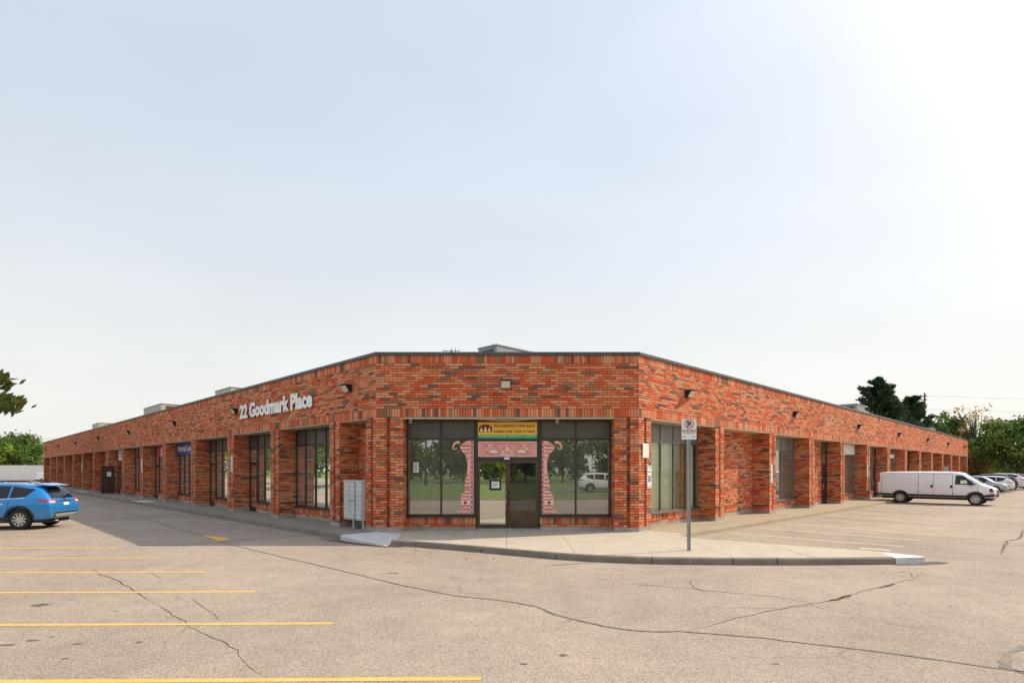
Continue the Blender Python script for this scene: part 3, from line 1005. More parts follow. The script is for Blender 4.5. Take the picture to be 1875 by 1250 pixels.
# --- front entrance
GV = RECF
gx = lambda px: (px - CX) / 54.6 - XL         # photo column -> u on the front glazing plane
u_a, u_b = OPL, OPR
dl, dr = gx(872.5), gx(987)
MB().box(u_a, u_b, 0.12, RECF + 0.1, HL - 0.004, HL - 0.002, FF).build('soffit_backing', M['black'], bld)
npan = 34
for k in range(npan):
    a = u_a + (u_b - u_a) * k / npan
    b = u_a + (u_b - u_a) * (k + 1) / npan
    sag = 0.055 * math.exp(-(((a + b) / 2 - (u_a + u_b) / 2 + 0.1) / 0.75) ** 2) + random.uniform(0, 0.008)
    MB().box(a + 0.005, b - 0.005, 0.035, RECF - 0.06, HL - 0.024 - sag, HL - 0.008 - sag, FF).build('soffit_panel', M['soffit'], bld)
MB().box(u_a + 0.003, u_b - 0.003, 0.004, 0.032, HL - 0.045, HL - 0.004, FF).build('soffit_trim', M['soffit'], bld)
for (a, b, c) in ((u_a, dl - 0.03, gx(808)), (dr + 0.03, u_b, gx(1054))):
    sillwall(FF, a, b, GV - 0.07)
    window(FF, a, b, GV, [c])
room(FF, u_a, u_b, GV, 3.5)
# door frame, sign bay and relief bay above the doors
m = MB()
fw = 0.075
for u in (dl, dr):
    m.box(u - fw / 2, u + fw / 2, GV - 0.07, GV + 0.06, 0.15, 3.83, FF)
for z in (2.50, 3.15, 3.79):
    m.box(dl + fw / 2, dr - fw / 2, GV - 0.06, GV + 0.05, z - 0.035, z + 0.035, FF)
m.box(dl + fw / 2, dr - fw / 2, GV - 0.062, GV + 0.05, 0.15, 0.175, FF)
m.build('door_frame', M['bronze'], bld)
MB().box(dl, dr, GV - 0.10, GV - 0.075, 0.15, 0.205, FF).build('door_threshold', M['galv'], bld)
mid = (dl + dr) / 2
for k, (a, b, g) in enumerate(((dl + fw / 2 + 0.004, mid - 0.004, 'glass_mirror'), (mid + 0.004, dr - fw / 2 - 0.004, 'glass_dark'))):
    m = MB()
    bars(m, FF, a, b, 0.20, 2.46, GV - 0.01, 0.075, 0.06)
    m.box(a + 0.075, b - 0.075, GV - 0.035, GV + 0.015, 0.275, 0.33, FF)
    if k:
        m.box(a + 0.075, b - 0.075, GV - 0.034, GV + 0.014, 0.33, 0.80, FF)
        m.box(a + 0.075, b - 0.075, GV - 0.03, GV + 0.01, 1.22, 1.25, FF)
    d = m.build('door', M['door_bronze'], bld)
    MB().quad(FF(a + 0.06, GV - 0.01, 0.3), FF(b - 0.06, GV - 0.01, 0.3), FF(b - 0.06, GV - 0.01, 2.40), FF(a + 0.06, GV - 0.01, 2.40)).build('pane', M[g], d)
    hu = b - 0.035 if k == 0 else a + 0.035
    MB().tube([FF(hu, GV - 0.045, 1.0), FF(hu, GV - 0.11, 1.03), FF(hu, GV - 0.11, 1.42), FF(hu, GV - 0.045, 1.45)], 0.012).build('door_handle', M['galv'] if k == 0 else M['black'], d)
MB().box(dl + fw / 2, dr - fw / 2, GV - 0.01, GV + 0.03, 2.54, 3.75, FF).build('transom_panel', M['panel'], bld)
MB().box(mid - 0.12, mid + 0.06, GV - 0.13, GV - 0.06, 2.50, 2.565, FF).build('door_sensor', M['white'], bld)

# --- roof, coping, back walls
fp = [FL(LEN_L, 0.05, 0)[:2], FL(0, 0.05, 0)[:2], FR(0, 0.05, 0)[:2], FR(LEN_R, 0.05, 0)[:2], FR(LEN_R, 26, 0)[:2], (-0.15, Y0 + 42), FL(LEN_L, 26, 0)[:2]]
MB().prism(fp, 5.35, 5.45).build('roof', M['roof'], bld)
for fr, L in ((FL, LEN_L), (FR, LEN_R)):
    MB().box(L - 0.012, L - 0.2, 0.40, 26, 0.1, CT, fr).build('end_wall', M['mortar'], bld)
    stretchers(fr, 'u', L, -1, 0.031, 8.0, HB, CT)
MB().box(FL(LEN_L, 26, 0)[0], -0.15, 0, 0.1, 0, 0.1, WORLD)
back = MB()
for a, b in ((fp[4], fp[5]), (fp[5], fp[6])):
    back.quad((*a, 0), (*b, 0), (*b, CT), (*a, CT))
back.build('back_wall', M['mortar'], bld)
def coping(fr, L, e0, e1):
    m = MB()
    prof = [(-0.045, CT + 0.002), (-0.045, TOP - 0.012), (-0.03, TOP), (0.34, TOP - 0.02), (0.34, CT + 0.002)]
    seg = 0.0
    vs_ = [fr(e0 * v, v, z) for v, z in prof] + [fr(L + e1 * v, v, z) for v, z in prof]
    m.add(vs_, [(j, (j + 1) % 5, 5 + (j + 1) % 5, 5 + j) for j in range(5)] + [(4, 3, 2, 1, 0), (5, 6, 7, 8, 9)])
    m.build('coping', M['coping'], bld)
t22 = math.tan(math.radians(22.5))
coping(FF, LEN_F, t22, -t22)
coping(FL, LEN_L, t22, 0)
coping(FR, LEN_R, t22, 0)
MB().tube([(XL - 0.0, Y0 + 0.02, 0.3), (XL, Y0 + 0.02, CT)], 0.012, 6).build('corner_bead', M['mortar'], bld)

# --- the walls proper: mortar core, joined brickwork, and the bricks of the entrance fascia one by one
wall = core.build('wall', M['mortar'], bld)
me = bpy.data.meshes.new('brickwork')
me.from_pydata(BR.v, [], BR.f)
me.materials.append(M['brick'])
at = me.attributes.new('rnd', 'FLOAT', 'FACE')
at.data.foreach_set('value', BR.r)
bw = obj('brickwork', me, bld)
bw['kind'] = 'stuff'
one = {}
for (a, b, z0, z1) in singles:
    key = (round(b - a, 3), round(z1 - z0, 4))
    if key not in one:
        w, h = b - a, z1 - z0
        one[key] = MB().box(-w / 2, w / 2, 0, 0.03, -h / 2, h / 2).mesh('brick', M['brick_one'])
    o = bpy.data.objects.new('brick', one[key])
    COL.objects.link(o)
    o.parent = bld
    o.location = (XL + (a + b) / 2, random.uniform(-0.0015, 0.0015), (z0 + z1) / 2)
print('bricks', len(BR.f) // 5, 'single', len(singles))

# ================================================================== FIXTURES AND SIGNS ON THE BUILDING
def text_raw(body, bold=0.0, extrude=0.0, spacing=1.0):
    cu = bpy.data.curves.new('txt', 'FONT')
    cu.body = body
    cu.size = 1.0
    cu.offset = bold
    cu.extrude = extrude
    cu.resolution_u = 4
    cu.space_character = spacing
    ob = bpy.data.objects.new('txt', cu)
    COL.objects.link(ob)
    bpy.context.view_layer.update()
    me = bpy.data.meshes.new_from_object(ob.evaluated_get(bpy.context.evaluated_depsgraph_get()))
    V = np.array([v.co[:] for v in me.vertices]) if len(me.vertices) else np.zeros((0, 3))
    Fc = [tuple(p.vertices) for p in me.polygons]
    bpy.data.objects.remove(ob)
    bpy.data.curves.remove(cu)
    bpy.data.meshes.remove(me)
    return V, Fc

def text_on(body, place, w, h, name, mat, parent, bold=0.0, extrude=0.0, spacing=1.0, split=False, fit='bbox'):
    """place(x, y, d) maps text space (right, up, out of the wall) into the world; fitted into w x h"""
    V, Fc = text_raw(body, bold, extrude, spacing)
    if not len(V):
        return
    mn, mx = V.min(0), V.max(0)
    sx = w / (mx[0] - mn[0])
    sy = h / (mx[1] - mn[1]) if fit == 'bbox' else h / 0.73
    y0 = mn[1] if fit == 'bbox' else 0.0
    pts = [place((p[0] - mn[0]) * sx, (p[1] - y0) * sy, p[2]) for p in V]
    if not split:
        return MB().add(pts, Fc).build(name, mat, parent)
    par = list(range(len(V)))
    def find(i):
        while par[i] != i:
            par[i] = par[par[i]]
            i = par[i]
        return i
    for f in Fc:
        for k in f[1:]:
            par[find(k)] = find(f[0])
    groups = {}
    for f in Fc:
        groups.setdefault(find(f[0]), []).append(f)
    for fs in sorted(groups.values(), key=lambda g: min(V[i][0] for f in g for i in f)):
        ids = sorted({i for f in fs for i in f})
        rm = {i: k for k, i in enumerate(ids)}
        MB().add([pts[i] for i in ids], [tuple(rm[i] for i in f) for f in fs]).build(name, mat, parent)

# --- big white letters on the left wing
uL0, uL1 = 11.70, 4.33
ls = thing('letter_sign', 'large raised white letters reading 22 Goodmark Place on left brick fascia', 'sign', FL(8.0, -0.05, 4.5))
text_on('22 Goodmark Place', lambda x, y, d: FL(uL0 - x, -0.075 - d * 0.9, 4.52 + y), uL0 - uL1, 0.655, 'letter', M['offwhite'], ls, bold=0.042, extrude=0.012, spacing=1.0, split=True)

# --- wall lights
def wall_light_meshes():
    w = 0.17
    prof = [(0.0, -0.13), (0.0, 0.13), (-0.25, 0.13), (-0.25, 0.10), (-0.09, -0.13)]
    h = MB()
    vs_ = [(x, p[0], p[1]) for x in (-w, w) for p in prof]
    h.add(vs_, [(0, 1, 2, 3, 4), (9, 8, 7, 6, 5)] + [(j, 5 + j, 5 + (j + 1) % 5, (j + 1) % 5) for j in range(5)])
    a, b = Vector((0, -0.245, 0.085)), Vector((0, -0.105, -0.115))
    n = Vector((0, -0.82, -0.57)) * 0.012
    l = MB()
    q = [a + Vector((-w + 0.025, 0, 0)), a + Vector((w - 0.025, 0, 0)), b + Vector((w - 0.025, 0, 0)), b + Vector((-w + 0.025, 0, 0))]
    l.add([p + n for p in q] + q, [(0, 1, 2, 3), (4, 5, 1, 0), (5, 6, 2, 1), (6, 7, 3, 2), (7, 4, 0, 3)])
    k = MB().box(-w + 0.025, w - 0.025, -0.30, -0.25, 0.105, 0.13)
    return h.mesh('housing', M['black']), l.mesh('lens', M['lens']), k.mesh('hood_lip', M['black'])
WLM = wall_light_meshes()
ORD = ['first', 'second', 'third', 'fourth', 'fifth', 'sixth', 'seventh', 'eighth']
def wall_light(loc, rz, label):
    t = thing('wall_light', label, 'wall light', loc, rz, 'black wall lights on the brick fascia')
    for n_, m_ in zip(('housing', 'lens', 'hood_lip'), WLM):
        local_child(n_, m_, t)
wall_light(FF((926 - CX) / 56.5 - XL, 0, 4.91), 0, 'black wall light facing forward above the entrance sign')
for i, u in enumerate((1.68, 12.34, 22.46, 34.25, 45.98, 58.27, 70.42, 82.52)):
    wall_light(FL(u, 0, 4.95), -math.pi / 4, f'{ORD[i]} black wall light from the corner on the left brick wing')
for i, u in enumerate((3.18, 14.06, 25.5, 36.82, 48.42, 59.73, 71.57)):
    wall_light(FR(u, 0, 4.91), math.pi / 4, f'{ORD[i]} black wall light from the corner on the sunlit right wing')

# --- security cameras under the entrance soffit
for px, lab in ((752, 'small white security camera under the soffit at the left entrance window'), (1020, 'small white security camera under the soffit right of the yellow sign')):
    u = (px - CX) / 55.0 - XL
    t = thing('security_camera', lab, 'camera', FF(u, 0.45, HL - 0.03), 0, 'cameras under the entrance soffit')
    local_child('bracket', MB().box(-0.05, 0.05, -0.05, 0.05, -0.03, 0.0).mesh('bracket', M['white']), t)
    local_child('body', MB().lathe([(0.0, -0.10), (0.045, -0.10), (0.05, -0.06), (0.05, 0.06), (0.0, 0.07)], 14, Matrix.Translation((0, 0, -0.085))).mesh('body', M['white'], True), t)
    local_child('lens', MB().lathe([(0.0, -0.106), (0.028, -0.106), (0.028, -0.095), (0.0, -0.095)], 12, Matrix.Translation((0, 0, -0.09))).mesh('lens', M['black']), t)

# --- decals laid out from photo rows and columns on the entrance glazing plane
gz = lambda y: CAM_H + (HY - y) / 54.6
ZX = lambda zx: 820 + zx / 5.683
ZY = lambda zy: 740 + zy / 5.683
def decal(name, pts, v, mat, parent):
    """pts in the photo's enlarged crop of the entrance"""
    return MB().quad(*[FF(gx(ZX(x)), v, gz(ZY(y))) for x, y in pts]).build(name, mat, parent)
def ribbon(name, pts, w, v, mat, parent, taper=True):
    P = [Vector((x, y)) for x, y in pts]
    n = len(P)
    L_, R_ = [], []
    for i, p in enumerate(P):
        d = (P[min(i + 1, n - 1)] - P[max(i - 1, 0)]).normalized()
        ww = w * (1 - 0.75 * i / (n - 1)) if taper else w
        L_.append((p.x - d.y * ww / 2, p.y + d.x * ww / 2))
        R_.append((p.x + d.y * ww / 2, p.y - d.x * ww / 2))
    m = MB()
    for i in range(n - 1):
        m.quad(*[FF(gx(ZX(x)), v, gz(ZY(y))) for x, y in (L_[i], L_[i + 1], R_[i + 1], R_[i])])
    return m.build(name, mat, parent)

OUT = [(205, 380), (168, 398), (125, 435), (128, 460), (142, 468), (142, 486), (165, 505), (185, 525), (190, 560), (200, 575), (205, 650), (197, 720), (190, 780), (176, 792), (186, 822),
       (168, 860), (190, 880), (160, 920), (135, 950), (135, 1045), (150, 1050), (150, 1090), (92, 1105), (92, 1125)]
def left_bound(y):
    for a, b in zip(OUT[:-1], OUT[1:]):
        if a[1] <= y <= b[1] and b[1] > a[1]:
            return a[0] + (b[0] - a[0]) * (y - a[1]) / (b[1] - a[1])
    return 205
v1, v2, v3, v4 = GV - 0.006, GV - 0.009, GV - 0.012, GV - 0.015
for side, lab in ((0, 'pink printed temple pillar decal on the window left of the doors'), (1, 'pink printed temple pillar decal on the window right of the doors')):
    mx = (lambda x: x) if side == 0 else (lambda x: 1236 - x)
    t = thing('pillar_decal', lab, 'decal', FF(gx(ZX(mx(200))), GV - 0.01, 0.75), 0, 'pink pillar decals beside the doors')
    q = lambda pts: [(mx(x), y) for x, y in pts]
    # pillar body cut into strips so that every strip is convex
    ys = [p[1] for p in OUT]
    m = MB()
    for a, b in zip(OUT[:-1], OUT[1:]):
        if b[1] - a[1] > 0.5:
            m.quad(*[FF(gx(ZX(x)), v1, gz(ZY(y))) for x, y in q([(a[0], a[1]), (236, a[1]), (236, b[1]), (b[0], b[1])])])
    m.build('pillar_print', M['pink'], t)
    decal('border_band', q([(232, 375), (268, 375), (268, 1128), (232, 1128)]), v2, M['pink_hot'], t)
    for (xa, xb) in ((232, 237), (263, 268)):
        decal('border_line', q([(xa, 375), (xb, 375), (xb, 1128), (xa, 1128)]), v3, M['pink_light'], t)
    for k in range(28):
        y = 392 + k * 26
        decal('border_motif', q([(241, y), (250, y - 8), (259, y), (250, y + 8)]), v3, M['pink_light'] if k % 2 else M['pink_dark'], t)
    for y, h, mk in ((388, 10, 'pink_light'), (430, 9, 'pink_dark'), (444, 14, 'pink_light'), (466, 7, 'pink_dark'), (482, 10, 'pink_light'), (500, 5, 'pink_dark'), (526, 8, 'pink_light'), (556, 5, 'pink_dark'), (572, 6, 'pink_light'),
                     (735, 7, 'pink_dark'), (752, 8, 'pink_light'), (780, 7, 'pink_dark'), (796, 10, 'pink_light'), (815, 7, 'pink_dark'), (838, 10, 'pink_light'), (858, 7, 'pink_dark'), (884, 8, 'pink_dark'), (904, 12, 'pink_light'), (922, 6, 'pink_dark'),
                     (938, 12, 'pink_light'), (954, 7, 'pink_dark'), (970, 12, 'pink_light'), (986, 6, 'pink_dark'), (1048, 8, 'pink_dark'), (1066, 10, 'pink_light'), (1084, 6, 'pink_dark'), (1112, 7, 'pink_light')):
        lb = max(left_bound(y), left_bound(y + h)) + 5
        decal('moulding', q([(lb, y), (232, y), (232, y + h), (lb, y + h)]), v2, M[mk], t)
    decal('shaft_highlight', q([(216, 585), (224, 585), (222, 725), (212, 725)]), v2, M['pink_light'], t)
    decal('plinth_block', q([(141, 996), (228, 996), (228, 1044), (141, 1044)]), v2, M['pink_light'], t)
    decal('boss', q([(182 + 18 * math.cos(a * math.pi / 8), 1020 + 17 * math.sin(a * math.pi / 8)) for a in range(16)]), v3, M['pink_dark'], t)
    ribbon('bracket_trunk', q([(124, 398), (98, 394), (74, 404), (60, 425), (52, 448), (62, 466), (84, 462), (98, 452)]), 32, v2, M['pink'], t)
    ribbon('bracket_highlight', q([(118, 393), (92, 391), (70, 402), (56, 425)]), 9, v3, M['pink_light'], t)

# carved-look panel over the doors
t = thing('relief_panel', 'pink panel with lotus and two swans printed above the doors', 'panel', FF(gx(929), GV - 0.04, 2.6))
va, vb, vc, vd = GV - 0.030, GV - 0.033, GV - 0.036, GV - 0.039
MB().box(gx(ZX(316)), gx(ZX(924)), GV - 0.028, GV - 0.012, gz(ZY(545)), gz(ZY(386)), FF).build('board', M['pink'], t)
for (xa, ya, xb, yb) in ((316, 386, 924, 394), (316, 538, 924, 545), (316, 394, 324, 538), (916, 394, 924, 538)):
    decal('border', [(xa, ya), (xb, ya), (xb, yb), (xa, yb)], va, M['pink_light'], t)
for (xa, ya, xb, yb) in ((330, 399, 910, 402), (330, 529, 910, 532)):
    decal('border_line', [(xa, ya), (xb, ya), (xb, yb), (xa, yb)], va, M['pink_dark'], t)
def petal(cx_, cy_, ang, L_, w, v, mat):
    ca, sa = math.cos(ang), math.sin(ang)
    pts = [(0, 0), (0.25 * L_, -w * 0.42), (0.6 * L_, -w * 0.5), (0.85 * L_, -w * 0.28), (L_, 0), (0.85 * L_, w * 0.28), (0.6 * L_, w * 0.5), (0.25 * L_, w * 0.42)]
    decal('petal', [(cx_ + x * ca - y * sa, cy_ + x * sa + y * ca) for x, y in pts], v, mat, t)
for k, (a, L_) in enumerate(((0.25, 92), (math.pi - 0.25, 92), (-0.15, 88), (math.pi + 0.15, 88), (-0.55, 78), (math.pi + 0.55, 78), (-0.95, 72), (math.pi + 0.95, 72))):
    petal(620, 512, a, L_, 30, va - 0.0006 * k, M['pink_dark'])
    petal(620, 511, a, L_ * 0.92, 22, va - 0.0006 * k - 0.0003, M['pink_light'])
petal(620, 514, -math.pi / 2, 86, 60, vb - 0.003, M['pink_dark'])
petal(620, 510, -math.pi / 2, 78, 46, vb - 0.0035, M['pink_light'])
petal(620, 506, -math.pi / 2, 60, 14, vb - 0.004, M['pink'])
for k in range(6):
    petal(620, 518, 0.3 + k * (math.pi - 0.6) / 5, 40, 18, vb - 0.0045 - 0.0004 * k, M['pink_light'] if k % 2 else M['pink'])
for s_ in (1, -1):
    X = lambda x: 620 + s_ * (x - 620)
    decal('swan_body', [(X(x), y) for x, y in [(535, 505), (520, 480), (490, 462), (450, 462), (415, 478), (400, 500), (425, 514), (480, 518)]], va, M['pink_dark'], t)
    decal('swan_body', [(X(x), y) for x, y in [(528, 502), (514, 482), (488, 468), (452, 468), (420, 482), (410, 498), (428, 509), (480, 513)]], vb, M['pink_light'], t)
    ribbon('swan_neck', [(X(x), y) for x, y in [(430, 490), (418, 465), (420, 440), (436, 424), (456, 424), (470, 434)]], 20, vb, M['pink_light'], t)
    for k, r in enumerate((44, 33, 22, 12)):
        ribbon('scroll', [(X(382 + r * math.cos(a)), 432 + r * 0.8 * math.sin(a)) for a in np.linspace(-2.8 + k * 0.3, 2.0, 10)], 7, vb, M['pink_dark'] if k % 2 else M['pink_light'], t)
    for k in range(5):
        ribbon('scroll', [(X(372 + k * 34 + 12 * math.cos(a)), 514 + 8 * math.sin(a)) for a in np.linspace(-3, 0.6, 6)], 5, vb, M['pink_dark'], t)
    for k in range(4):
        ribbon('scroll', [(X(490 + k * 30 + 14 * math.cos(a)), 424 + 12 * math.sin(a)) for a in np.linspace(-3.4 + k * 0.4, 1.2, 8)], 5, vb, M['pink_hot'], t)
    ribbon('wing_line', [(X(x), y) for x, y in [(470, 428), (500, 440), (525, 462), (533, 490)]], 6, vc, M['pink_dark'], t)

# yellow and green name board
t = thing('name_board', 'yellow and green temple name board with Tamil and English lettering above doors', 'sign', FF(gx(929), GV - 0.06, 3.2))
xa, xb, za, zb = gx(ZX(314)), gx(ZX(927)), gz(ZY(357)), gz(ZY(187))
zg = gz(ZY(318))
MB().box(xa, xb, GV - 0.095, GV - 0.062, zg, zb, FF).build('board', M['sign_yellow'], t)
MB().box(xa, xb, GV - 0.0955, GV - 0.062, za, zg, FF).build('green_strip', M['sign_green'], t)
vt = GV - 0.0985
decal('emblem', [(325, 292), (325, 240), (345, 222), (370, 212), (395, 209), (420, 213), (443, 224), (461, 240), (461, 292)], vt, M['maroon'], t)
for cx_, s_ in ((351, 0.85), (393, 1.0), (433, 0.85)):
    pts = [(-17, 62), (-15, 38), (-10, 30), (-8, 20), (-5, 12), (0, 2), (5, 12), (8, 20), (10, 30), (15, 38), (17, 62)]
    decal('emblem_figure', [(cx_ + x * s_, 288 + (y - 62) * s_) for x, y in pts], vt - 0.002, M['cream_print'], t)
def sign_text(body, x0, x1, ytop, ybot, mat, bold):
    text_on(body, lambda x, y, d: FF(gx(ZX(x0)) + x, vt - 0.001, gz(ZY(ybot)) + y), gx(ZX(x1)) - gx(ZX(x0)), gz(ZY(ytop)) - gz(ZY(ybot)), 'lettering', mat, t, bold=bold)
sign_text('கனடா அனலைதீவு ஐயனார் ஆலயம்', 474, 905, 206, 250, M['maroon'], 0.02)
sign_text('Analaitivu Iyanar Temple of Canada', 474, 905, 264, 306, M['maroon'], 0.012)
sign_text('22 Goodmark Place, #18, Etobicoke, On, M9W 6R2', 332, 605, 323, 339, M['white'], 0.012)
sign_text('Website: www.iyanar.ca', 630, 757, 323, 339, M['white'], 0.012)
sign_text('Tel: (416) 229-7878', 806, 905, 323, 339, M['white'], 0.012)

# notices on door and window
t = thing('door_notice', 'white paper notice in black frame on left entrance door', 'notice', FF(gx(907), GV - 0.05, 1.5))
MB().box(gx(896), gx(917.5), GV - 0.034, GV - 0.022, gz(897), gz(878), FF).build('frame', M['black'], t)
MB().box(gx(900), gx(914.5), GV - 0.038, GV - 0.032, gz(893), gz(881), FF).build('paper', M['white'], t)
for k in range(4):
    MB().box(gx(901.5), gx(901.5 + (10, 8, 11, 6)[k]), GV - 0.0395, GV - 0.0385, gz(883.4 + 2.2 * k), gz(882.8 + 2.2 * k), FF).build('print_line', M['print_black'], t)
t = thing('window_notice', 'small white paper notice stuck inside leftmost entrance window', 'notice', FF(gx(762), GV - 0.02, 2.0))
MB().box(gx(757), gx(767), GV - 0.012, GV - 0.006, gz(864.5), gz(846), FF).build('paper', M['white'], t)
for k in range(6):
    MB().box(gx(758.2), gx(758.2 + (7, 6, 7.6, 5, 7, 4)[k]), GV - 0.0135, GV - 0.0125, gz(849.2 + 2.4 * k), gz(848.3 + 2.4 * k), FF).build('print_line', M['print_black'], t)

# --- plates on the piers
def plate(fr, u, wdt, z0, z1, rz, label, marks, v=-0.012):
    t = thing('wall_plate', label, 'sign', fr(u, v, (z0 + z1) / 2), rz, 'white plates on the piers')
    hh = (z1 - z0) / 2
    local_child('plate', MB().box(-wdt / 2, wdt / 2, -0.008, 0.008, -hh, hh).mesh('plate', M['white']), t)
    for k in range(marks):
        z = hh * 0.86 - k * (hh * 1.72 / max(marks - 1, 1))
        w = wdt * random.uniform(0.18, 0.30)
        m = MB()
        m.box(-w, w, -0.0105, -0.0085, z - 0.012, z + 0.012)
        m.box(-w, -w + 0.012, -0.0105, -0.0085, z - 0.034, z + 0.034) if k % 2 else m.box(w - 0.012, w, -0.0105, -0.0085, z - 0.03, z + 0.03)
        local_child('print_mark', m.mesh('print_mark', M['print_black']), t)
    return t
q4 = math.pi / 4
plate(FR, 0.36, 0.36, 2.55, 3.02, q4, 'blank white sheet fixed on the pier beside curtained corner window', 0, -0.03)
p = plate(FR, 0.60, 0.24, 1.55, 2.30, q4, 'white vertical plate with access symbol low on the right corner pier', 5)
local_child('access_symbol', MB().box(-0.07, 0.07, -0.0125, -0.0108, -0.13, 0.03).mesh('access_symbol', M['blue_sign']), p)
local_child('access_figure', MB().box(-0.03, -0.008, -0.0145, -0.0128, -0.06, 0.01).box(-0.03, 0.035, -0.0144, -0.0128, -0.085, -0.062).mesh('access_figure', M['white']), p)
plate(FR, 11.12, 0.22, 1.55, 2.40, q4, 'white plate with black lettering on the second right wing pier', 8)
plate(FR, 27.75, 0.22, 1.6, 2.5, q4, 'white plate on right wing pier just left of the white van', 8)
plate(FL, 12.95, 0.22, 2.05, 2.85, -q4, 'white plate with black marks on left wing pier below large letters', 7)
plate(FL, 30.45, 0.22, 2.0, 2.95, -q4, 'white plate on left wing pier right of the shaded window', 7)
plate(FL, 54.5, 0.22, 2.0, 2.95, -q4, 'far white plate on left wing pier above the blue car', 5)

# --- tenants' boards
def board(fr, sg, u0, u1, v, z0, z1, mat, name, label, cat='sign'):
    t = thing(name, label, cat, fr((u0 + u1) / 2, v, z0))
    MB().box(min(u0, u1), max(u0, u1), v, v + 0.05, z0, z1, fr).build('board', mat, t)
    return t
t = board(FL, -1, 24.35, 19.6, 0.62, 3.10, 3.78, M['blue_sign'], 'shop_sign', 'blue sign board with white lettering over a left wing window')
text_on('Nirmal Law Office', lambda x, y, d: FL(24.2 - x, 0.615, 3.30 + y), 4.4, 0.36, 'lettering', M['white'], t, bold=0.02)
t = board(FL, -1, 29.2, 25.3, 0.62, 3.02, 3.80, M['red_sign'], 'shop_sign', 'dark red sign board with white marks over left wing door')
text_on('S & S', lambda x, y, d: FL(28.2 - x, 0.615, 3.12 + y), 1.7, 0.55, 'lettering', M['white'], t, bold=0.03)
t = board(FL, -1, 41.4, 37.0, 0.62, 2.98, 3.78, M['white'], 'shop_sign', 'white sign board with blue picture over far left wing door')
MB().box(38.6, 39.4, 0.612, 0.62, 3.2, 3.6, FL).build('picture', M['blue_sign'], t)
MB().box(39.7, 41.0, 0.612, 0.62, 3.45, 3.58, FL).build('print_line', M['print_red'], t)
MB().box(39.7, 41.0, 0.612, 0.62, 3.22, 3.30, FL).build('print_line', M['print_black'], t)
board(FR, 1, 22.75, 27.4, 0.66, 3.16, 3.80, M['white'], 'shop_sign', 'blank white sign board over right wing window before the van')
board(FR, 1, 34.3, 38.8, 0.66, 3.10, 3.40, M['white'], 'shop_sign', 'narrow white board over right wing window above the van')
t = thing('wall_vent', 'small white vent box on the far right pier above the van', 'vent', FR(62.0, 0.45, 2.0))
MB().box(61.93, 62.0, 0.2, 0.6, 1.9, 2.5, FR).build('vent_box', M['white'], t)
for k in range(4):
    MB().box(61.92, 61.93, 0.24, 0.56, 1.98 + k * 0.12, 2.03 + k * 0.12, FR).build('slat', M['grey_metal'], t)

# --- open brown gate leaf on the left pavement
M['gate'] = plain('brown_gate_metal', (0.075, 0.035, 0.025), 0.6, 0.2, var=0.3)
t = thing('open_gate', 'tall dark brown gate leaf standing open on the left pavement', 'gate', FL(41.9, -0.4, KERB))
g0, g1 = -0.55, 0.35
for (a, b, z0, z1) in ((g0, g0 + 0.06, KERB, 2.48), (g1 - 0.06, g1, KERB, 2.48), (g0 + 0.06, g1 - 0.06, KERB + 0.05, 0.28), (g0 + 0.06, g1 - 0.06, 1.55, 1.63), (g0 + 0.06, g1 - 0.06, 2.41, 2.48)):
    MB().box(41.60, 41.66, a, b, z0, z1, FL).build('gate_rail', M['gate'], t)
MB().box(41.62, 41.64, g0 + 0.06, g1 - 0.06, 0.28, 1.55, FL).build('gate_panel', M['gate'], t)
MB().box(41.62, 41.64, g0 + 0.06, g1 - 0.06, 1.63, 2.41, FL).build('gate_panel', M['gate'], t)
MB().box(41.585, 41.60, -0.15, 0.15, 1.62, 1.98, FL).build('notice', M['white'], t)

# --- cluster mailboxes
M['stand'] = plain('mailbox_stand', (0.40, 0.42, 0.42), 0.5, 0.2)
t = thing('cluster_mailbox', 'grey metal cluster mailbox with two door columns in the brick corner recess', 'mailbox', FL(1.5, 0.1, KERB), 0, 'cluster mailboxes')
def mail_unit(t, u0, u1, cols):
    z0, z1, v0, v1_ = 0.46, 1.80, -0.10, 0.36
    MB().box(u0, u1, v0, v1_, z0, z1 - 0.04, FL).build('cabinet', M['mail'], t)
    m = MB().box(u0 - 0.03, u1 + 0.03 if cols > 1 else u1 + 0.004, v0 - 0.03, v1_ + 0.02, z1 - 0.04, z1, FL)
    m.build('cabinet_cap', M['mail'], t)
    MB().box(u0 + 0.015, u1 - 0.015, v0 - 0.004, v0, z0 + 0.02, z1 - 0.06, FL).build('door_back', M['mail_gap'], t)
    cw = (u1 - u0 - 0.04) / cols
    for c in range(cols):
        rows = [1, 1, 1, 1, 1.1, 1, 1, 1.0] if c == 0 else [1, 1, 1, 1.2, 1, 1, 2.3]
        tot = sum(rows)
        z = z1 - 0.065
        for k, r in enumerate(rows):
            h = (z1 - z0 - 0.10) * r / tot
            a = u0 + 0.02 + c * cw
            d = MB().box(a + 0.005, a + cw - 0.005, v0 - 0.016, v0 - 0.004, z - h + 0.005, z - 0.005, FL).build('mail_door', M['mail'], t)
            MB().box(a + cw - 0.05, a + cw - 0.03, v0 - 0.022, v0 - 0.016, z - h / 2 - 0.012, z - h / 2 + 0.012, FL).build('lock', M['black'], d)
            if c == 0 and k == 4 and cols > 1:
                MB().box(a + 0.04, a + cw - 0.03, v0 - 0.03, v0 - 0.016, z - 0.035, z - 0.015, FL).build('letter_slot', M['mail_gap'], d)
            z -= h
    uc = (u0 + u1) / 2
    MB().box(uc - 0.07, uc + 0.07, 0.05, 0.22, KERB, z0, FL).build('pedestal', M['stand'], t)
    MB().box(uc - 0.16, uc + 0.16, -0.03, 0.30, KERB, KERB + 0.012, FL).build('base_plate', M['stand'], t)
mail_unit(t, 1.13, 1.90, 2)
